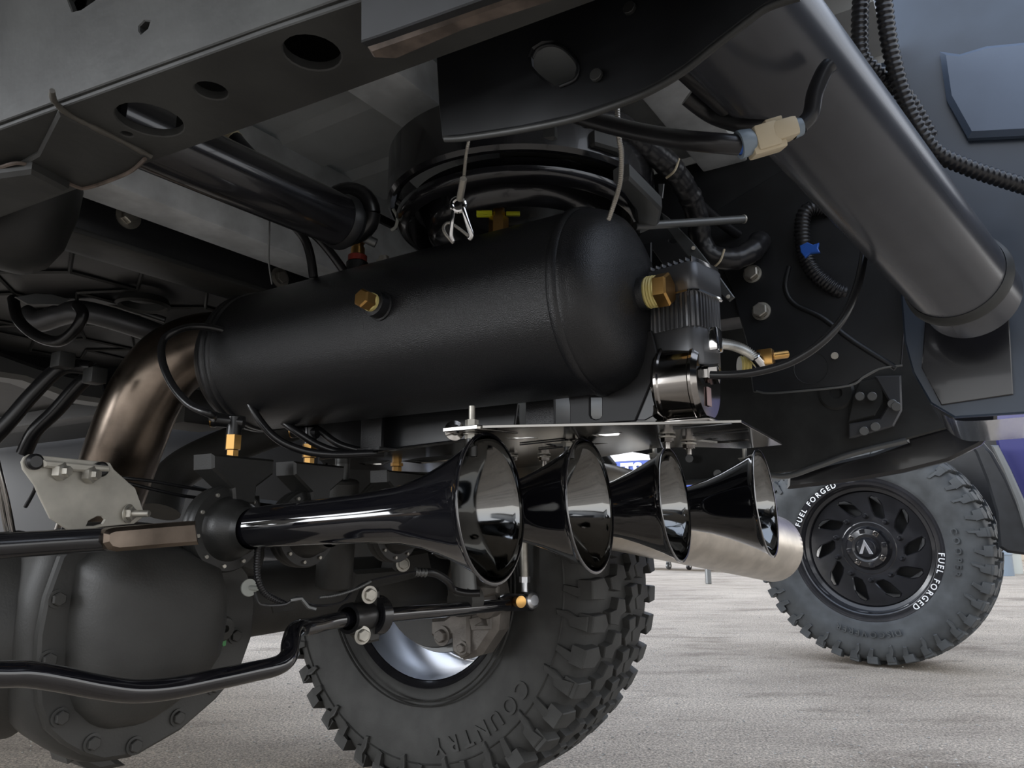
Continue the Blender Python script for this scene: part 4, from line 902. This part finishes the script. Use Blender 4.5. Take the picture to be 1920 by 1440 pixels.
# housing body behind the flange
bm = bmesh.new(); rings = []
path2, _ = resample([Vector((a, 0, b)) for a, b in flp+[flp[0]]], .015); path2 = path2[:-1]; c2 = Vector((C0[0], 0, C0[1]))
for s, d in ((.97, 0), (1.04, .006), (1.06, .03), (1.02, .08), (.92, .14), (.75, .22), (.5, .30), (.3, .34)):
    rings.append([bm.verts.new(Vector((c2.x+(p.x-c2.x)*s, DY+.005+d, c2.z+(p.z-c2.z)*s))) for p in path2])
for a, b in zip(rings, rings[1:]):
    for k in range(len(path2)): bm.faces.new((a[k], a[(k+1) % len(path2)], b[(k+1) % len(path2)], b[k]))
bm.faces.new(rings[-1]); bm.faces.new(rings[0][::-1])
link('housing', bm2me(bm), CAST, dif, ang=70)
AZ = .447; AY = 1.02
lathe('axle_tube', [(0, .10), (.04, .095), (.08, .075), (.12, .062), (.14, .060), (.9, .055)], (.56, AY, AZ), (1, .06, 0), CAST, dif, seg=48, ang=60)
lathe('axle_tube', [(0, .12), (.05, .115), (.10, .09), (.14, .07), (.9, .06)], (.45, AY, AZ-.01), (-1, 0, 0), CAST, dif, seg=48, ang=60)
for d in (.10, .125): lathe('tube_collar', [(d-.006, .062), (d-.004, .079-d*.05), (d+.004, .079-d*.05), (d+.006, .062)], (.56, AY, AZ), (1, .06, 0), CAST, dif, seg=48)
sheetpx('front_cradle', [(-60, 1290), (0, 1330), (60, 1372), (105, 1402), (112, 1428), (125, 1420), (140, 1432), (165, 1442), (220, 1430), (150, 1380), (80, 1320), (0, 1250), (-60, 1220)], 'Y', 1.0, .05, CAST, dif, bev=.006)
lathe('pinion_nose', [(0, .09), (.25, .07), (.35, .06), (.35, 0)], (.50, 1.1, AZ-.01), (0, 1, .05), CAST, dif, seg=32)
pv = U(0, 1250, D=1.0)
cyl('driveshaft', (.5, 1.40, .47), (.49, 2.3, .58), .05, DARK, dif)
# brake parts
br = thing('disc_brake', 'rear disc brake with grey cast caliper inside the wheel', 'brake', (1.36, 1.0, .45))
lathe('dust_shield', [(0, .06), (0, .148), (.006, .151), (.012, .148), (.012, .06)], (1.355, 1.10, .447), (1, 0, 0), CAST, br, seg=48)
lathe('rotor', [(.0, .07), (.0, .163), (.004, .165), (.024, .165), (.028, .163), (.028, .07)], (1.385, 1.10, .447), (1, 0, 0), MUFF, br, seg=64)
def blob(name, px, X, th, m, par, bev=.006): return sheetpx(name, px, 'X', X, th, m, par, bev=bev)
CALM = mat('grey cast caliper', (.16, .145, .13), .48, .3, var=.2, vscale=30, bump=.3, bscale=250)
blob('caliper', [(858, 1040), (905, 1050), (940, 1080), (950, 1130), (945, 1180), (915, 1225), (880, 1235), (872, 1225), (880, 1190), (866, 1175), (850, 1120), (848, 1080)], 1.27, .06, CALM, br, .012)
blob('caliper_bracket', [(812, 1160), (838, 1158), (862, 1140), (884, 1140), (884, 1225), (868, 1234), (852, 1222), (850, 1195), (835, 1205), (812, 1190)], 1.24, .02, CALM, br, .006)
lathe('piston_housing', [(0, 0), (0, .022), (.004, .030), (.03, .030), (.03, 0)], U(905, 1130, X=1.21), (1, 0, 0), CALM, br, seg=32)
bolt('caliper_bolt', U(829, 1192, X=1.228), (-1, 0, 0), .013, CALM, br, flange=1.5)
bolt('caliper_bolt', U(866, 1215, X=1.228), (-1, 0, 0), .009, CALM, br, flange=1.5)
blob('spring_clip', [(880, 1160), (900, 1155), (905, 1165), (893, 1172), (915, 1172), (912, 1160), (922, 1158), (922, 1180), (885, 1182)], 1.222, .004, CALM, br, .001)
blob('hose_banjo', [(848, 1050), (865, 1045), (885, 1060), (885, 1105), (868, 1112), (850, 1095)], 1.22, .03, CALM, br, .008)
blob('pad_bracket', [(855, 1105), (910, 1098), (935, 1100), (935, 1112), (915, 1118), (860, 1125)], 1.21, .012, CALM, br, .003)
pxtube('brake_hose', [(785, 1072, 1.12), (815, 1075, 1.14), (840, 1090, 1.18), (850, 1105, 1.2), (875, 1112, 1.2), (900, 1112, 1.2)], .006, RUB, br, seg=12)
pxtube('hose_end', [(778, 1072, 1.118), (800, 1074, 1.125)], .007, MUFF, br, corr=(.005, .2), seg=12, straight=True)
# stabiliser (sway) bar
sb = thing('sway_bar', 'glossy black bent sway bar under the differential', 'sway bar', (.5, .72, .42))
swl = [U(x, y, Y=.73) for x, y in ((-120, 1262), (0, 1264), (50, 1264), (110, 1273), (180, 1287), (250, 1296), (320, 1291), (400, 1275), (470, 1260), (520, 1248))]
swl += [U(541, 1230, Y=.735), U(545, 1205, Y=.745), U(556, 1180, Y=.765), U(590, 1173, Y=.78), U(640, 1162, Y=.79), U(760, 1150, Y=.80), U(860, 1142, Y=.80), U(950, 1133, Y=.80)]
tube('bar', swl, .0112, GLOSS, sb, seg=24, n=8, label=None)
sheetpx('end_eye', [(935, 1120), (950, 1112), (1000, 1115), (1000, 1146), (945, 1146)], 'Y', .80, .012, DARKG, sb, bev=.003)
for a_, b_, r_, m_ in (((652, 1160), (690, 1154), .021, RUB),):
    lathe('bushing', [(0, .016), (0, r_), (.01, r_*1.03), (.02, r_*.94), (.035, r_), (.045, r_*.98), (.045, .016)], U(*a_, Y=.79), (U(*b_, Y=.795)-U(*a_, Y=.79)), m_, sb, seg=28)
lathe('clamp', [(0, .016), (0, .028), (.018, .029), (.02, .018)], U(695, 1154, Y=.795), (U(760, 1149, Y=.8)-U(695, 1154, Y=.795)), DARKG, sb, seg=28)
sheetpx('clamp_bracket', [(665, 1190), (675, 1130), (685, 1105), (700, 1102), (702, 1130), (700, 1200), (680, 1205)], 'Y', .80, .03, CAST, sb, bev=.004)
for px in ((692, 1115), (679, 1191)): bolt('clamp_bolt', U(*px, Y=.775), (-.3, -1, 0), .009, ZINC, sb, flange=1.4, label='silver clamp bolt')
dl = thing('sway_bar_link', 'silver sway bar link with ball joint below the front horn bell', 'link', U(983, 1080, Y=.8))
jb = U(970, 1128, Y=.785); ju = U(985, 1118, Y=.80)
lathe('joint_ball', [(-.012, 0), (-.012, .006), (-.009, .008), (0, .0105), (.008, .010), (.014, .011), (.016, 0)], jb, (-.45, -.9, .05), BRASS, dl, seg=24, label='gold plated nut')
lathe('ball_socket', [(-.017, 0), (-.015, .010), (-.006, .0165), (.004, .018), (.012, .0155), (.016, .01), (.016, 0)], U(993, 1126, Y=.80), (-.3, -.9, .1), ALU, dl, seg=28)
cyl('link_rod', U(982, 1000, Y=.80), U(984, 1088, Y=.80), .0078, ZINC, dl, seg=16)
lathe('jam_nut', [(0, 0), (0, .011), (.011, .011), (.011, 0)], U(984, 1092, Y=.80), (0, 0, 1), ALU, dl, seg=6)
cyl('neck', U(984, 1110, Y=.80), U(984, 1090, Y=.80), .007, ALU, dl, seg=16)
# track bar
tk = thing('track_bar', 'black track bar with flattened end across the differential top', 'track bar', (.4, .75, .55))
tube('bar', [U(-160, 1034, Y=.76), U(0, 1024, Y=.76), U(120, 1016, Y=.76), U(205, 1011, Y=.76)], .0118, DARKG, tk, seg=24)
sheetpx('flat_end', [(186, 1000), (192, 993), (205, 989), (290, 982), (358, 977), (364, 1021), (300, 1026), (210, 1034), (194, 1030), (185, 1018)], 'Y', .752, .024, STEEL, tk, bev=.004, label='flattened bare end')
sheetpx('axle_bracket', [(380, 930), (470, 930), (480, 1040), (470, 1080), (400, 1060), (360, 1030)], 'Y', .90, .05, CAST, tk, bev=.006)
# shock absorber lower body and mounts
sk = thing('shock_absorber', 'dark cylindrical shock absorber body behind the horn flanges', 'shock absorber', U(620, 1050, D=1.15))
cyl('body', U(625, 1100, D=1.22), U(640, 900, D=1.22), .030, CAST, sk, seg=32)
cyl('shaft', U(640, 900, D=1.22), U(655, 700, D=1.24), .012, MUFF, sk, seg=16)
sheetpx('mount', [(730, 1040), (790, 1030), (800, 1075), (700, 1100), (640, 1110), (650, 1070), (725, 1065)], 'Y', .98, .04, CAST, sk, bev=.006)
bolt('mount_bolt', U(755, 1058, Y=.955), (-.5, -1, .1), .010, ZINC, sk, flange=1.4)
sk2 = thing('shock_absorber', 'second dark upright damper seen left of the brake caliper', 'shock absorber', U(880, 1040, D=1.3))
cyl('body', U(872, 1115, D=1.32), U(855, 880, D=1.34), .022, MUFF, sk2, seg=24)
lathe('lower_eye', [(-.018, .0), (-.018, .028), (.018, .028), (.018, 0)], U(873, 1125, D=1.32), (1, 0, 0), CAST, sk2)
# wiring on the axle
ws = thing('axle_wiring', 'thin corrugated sensor wiring clipped along the axle tube', 'wiring', U(560, 1100, D=1.0))
pxtube('conduit', [(484, 1020, .95), (482, 1060, .95), (485, 1090, .95), (500, 1115, .96), (535, 1133, .98)], .0045, LOOM, ws, corr=(.0035, .14), seg=10)
pxtube('conduit', [(598, 1120, 1.0), (630, 1116, 1.02), (665, 1105, 1.04), (695, 1090, 1.06)], .0024, MUFF, ws, corr=(.003, .2), seg=8)
pxtube('wire', [(478, 1110, .95), (484, 1130, .95), (500, 1135, .96), (535, 1133, .97), (560, 1120, .98), (590, 1135, 1.0), (640, 1130, 1.02), (665, 1105, 1.05), (700, 1088, 1.07), (780, 1072, 1.1)], .0018, LOOM, ws, seg=6)
pxtube('clip', [(545, 1125, .97), (565, 1122, .975), (578, 1138, .98), (592, 1142, .985)], .003, MUFF, ws, seg=6, straight=True)
sheetpx('tab', [(508, 1135), (530, 1130), (552, 1128), (552, 1145), (512, 1150)], 'Y', .93, .004, CAST, ws, bev=.001)
vp = thing('vent_plug', 'white plastic push plug sticking out beside the differential', 'plug', U(467, 1102, Y=.86))
lathe('flange', [(0, 0), (0, .011), (.0015, .0115), (.003, .011), (.003, 0)], U(466, 1102, Y=.84), (-.2, -.95, .1), WPLAS, vp, seg=28)
cyl('stem', U(466, 1102, Y=.84), U(484, 1103, Y=.825), .0032, WPLAS, vp, seg=14)
# bare bracket with brake lines
bk = thing('brake_line_bracket', 'pale galvanised bracket holding brake lines, left side', 'bracket', U(150, 920, Y=.83))
BY = .84
sheetpx('plate', [(39, 866), (44, 857), (54, 852), (190, 866), (205, 868), (212, 880), (240, 905), (252, 915), (269, 962), (264, 972), (250, 982), (190, 988), (166, 992), (133, 998), (93, 972), (72, 930), (64, 910), (42, 880)], 'Y', BY, .004, BRKT, bk,
        holes=[[(160, 992-6), (164, 977), (180, 968), (190, 968), (195, 974), (190, 982), (176, 986)]], bev=.0008)
sheetpx('folded_top', [(80, 862), (205, 874), (205, 884), (140, 884), (82, 876)], 'Y', BY-.008, .006, BRKT, bk, bev=.002)
for (px, py) in ((63, 866), (187, 880)): lathe('grommet', [(0, .0), (0, .0085), (.004, .0085), (.006, .006), (.006, 0)], U(px, py, Y=BY-.003), (0, -1, 0), RUB, bk, seg=20)
for (px, py) in ((108, 884), (163, 890)):
    lathe('line_nut', [(0, 0), (0, .0095), (.008, .0095), (.009, .006), (.014, .0055), (.014, 0)], U(px, py, Y=BY-.004), (.5, -1, 0), ZINC, bk, seg=6)
bolt('bracket_bolt', U(240, 963, Y=BY-.003), (.5, -1, 0), .008, ZINC, bk, stud=.026, label='silver stud and nut')
for pts_, r_, lab in (([(118, 884, .83), (142, 884, .82), (149, 893, .82), (148, 915, .82), (138, 945, .82), (122, 985, .83), (108, 1020, .84)], .0026, 'bent brake line dropping in front of the pale bracket'),
                  ([(168, 892, .88), (230, 896, .9), (290, 903, .93), (345, 913, .96), (420, 925, 1.0)], .0022, 'upper of two brake lines leading right from the pale bracket'),
                  ([(168, 894, .88), (230, 904, .9), (290, 918, .93), (345, 930, .96), (420, 938, 1.0)], .0022, 'lower of two brake lines leading right from the pale bracket'),
                  ([(63, 868, .84), (70, 890, .84), (64, 920, .84), (48, 950, .85)], .0022, 'black cable through the left grommet of the pale bracket'),
                  ([(-10, 850, .9), (5, 905, .9), (15, 950, .9), (24, 1000, .9)], .0035, 'steel line at the left edge above the track bar'),
                  ([(-5, 880, .95), (2, 930, .95), (10, 980, .95), (18, 1010, .95)], .0035, 'second steel line at the left edge above the track bar')):
    o = pxtube('brake_line', pts_, r_, SMOKE if 'steel' in lab else RUB, seg=8); tag(o, lab, 'brake line')
# black hose pair at left with clamps
for pts_, lab, cl_ in (([(170, 690, 1.15), (115, 690, 1.14), (60, 740, 1.12), (0, 810, 1.1), (-60, 870, 1.1)], 'upper black fuel hose slanting down at left', (118, 676)),
                  ([(190, 690, 1.2), (150, 720, 1.19), (105, 770, 1.18), (65, 810, 1.17), (45, 850, 1.17)], 'lower black fuel hose slanting down at left', (178, 705))):
    o = pxtube('fuel_hose', pts_, .0115, RUB, seg=14); tag(o, lab, 'hose', 'fuel hoses on the left')
    p = U(*cl_, D=1.12); box('clamp', (p.x-.012, p.y-.014, p.z-.012), (p.x+.012, p.y+.014, p.z+.012), FRAME, o, bev=.003)
gh = pxtube('vent_hose', [(25, 560, 1.25), (35, 600, 1.22), (70, 630, 1.2), (110, 640, 1.18), (140, 620, 1.17), (155, 590, 1.17), (145, 572, 1.18)], .009, RUB, seg=14); tag(gh, 'looped black vent hose on the left', 'hose')
gp = thing('filler_pipe', 'dull grey filler pipe crossing behind the vent hose, left', 'pipe', U(120, 590, D=1.35))
pxtube('pipe', [(45, 590, 1.35), (75, 602, 1.35), (115, 590, 1.34), (160, 585, 1.33), (250, 610, 1.36), (330, 640, 1.4)], .020, DCAST, gp, seg=20)
sheetpx('flange', [(28, 557), (65, 550), (95, 552), (130, 562), (110, 572), (50, 570)], 'Y', 1.2, .006, MUFF, gp)
for pts_, lab in (([(-60, 488, 1.3), (30, 515, 1.32), (130, 545, 1.35), (230, 575, 1.38), (310, 600, 1.4)], 'upper long grey steel pipe crossing at left'),
                  ([(-60, 470, 1.45), (60, 545, 1.4), (180, 580, 1.4), (280, 612, 1.42)], 'lower long grey steel pipe crossing at left')):
    o = pxtube('steel_pipe', pts_, .006, MUFF, seg=12); tag(o, lab, 'pipe')
# front suspension arm lump between pipe and tank
lw = thing('lower_link', 'dark suspension link slanting behind the exhaust pipe', 'suspension link', U(330, 860, D=1.6))
pxtube('arm', [(300, 960, 1.5), (330, 890, 1.55), (420, 840, 1.6), (560, 790, 1.7)], .04, CAST, lw, seg=20)
box('bracket', U(360, 760, D=1.7)-Vector((.05, .05, .05)), U(360, 760, D=1.7)+Vector((.08, .08, .03)), CAST, lw, bev=.01)
xm = sheetpx('transmission_crossmember', [(-80, 640), (60, 690), (180, 720), (190, 760), (120, 750), (30, 716), (-80, 700)], 'Y', 1.8, .08, MUFF, bev=.01); tag(xm, 'dull metal transmission crossmember far ahead at left', 'crossmember')

# ---------------------------------------------------------------- far side of our truck ahead of the rear tyre
rk = thing('running_board', 'dark rocker panel and running board far ahead, seen behind the axle', 'running board', (1.75, 3.3, .5))
box('rocker', (1.62, 1.78, .50), (1.72, 5.2, 1.2), UNDER, rk, bev=.02)
box('board', (1.66, 1.9, .42), (1.9, 5.0, .50), DARKG, rk, bev=.015)
lsp = thing('leaf_spring_pack', 'dark leaf spring pack beside the right frame rail', 'leaf spring', (1.14, 1.1, .62))
for k, L_ in enumerate((.72, .58, .44, .30)):
    pts_ = [(1.17, 1.08+a*L_, .60-k*.014+.10*a*a*L_) for a in (-.5 if k == 0 else -.7, -.5, -.2, .2, .6, 1)]
    bm = bmesh.new(); a_tube(bm, smoothpath([Vector(p) for p in pts_], 5), lambda s: (.006, .032), 4)
    link('leaf', bm2me(bm), CAST, lsp, smooth=False)
box('spring_plate', (1.12, 1.0, .48), (1.22, 1.18, .56), CAST, lsp, bev=.006)
gb_ = thing('gearbox', 'dark gearbox and transfer case hanging far ahead of the axle', 'gearbox', (.5, 2.9, .5))
lathe('case', [(0, 0), (0, .16), (.05, .20), (.4, .21), (.5, .17), (.9, .15), (.95, .0)], (.5, 2.4, .62), (0, 1, 0), CAST, gb_, seg=32)
lathe('transfer_case', [(0, 0), (0, .12), (.04, .15), (.25, .15), (.28, .1), (.28, 0)], (.2, 2.5, .55), (0, 1, 0), CAST, gb_, seg=32)

bp2 = thing('unseen_bumper', 'unseen bumper beam added behind the viewpoint to block sky', 'bumper', (.6, -.36, .9))  # unseen beam, added to keep bright sky out of the horn bell reflections
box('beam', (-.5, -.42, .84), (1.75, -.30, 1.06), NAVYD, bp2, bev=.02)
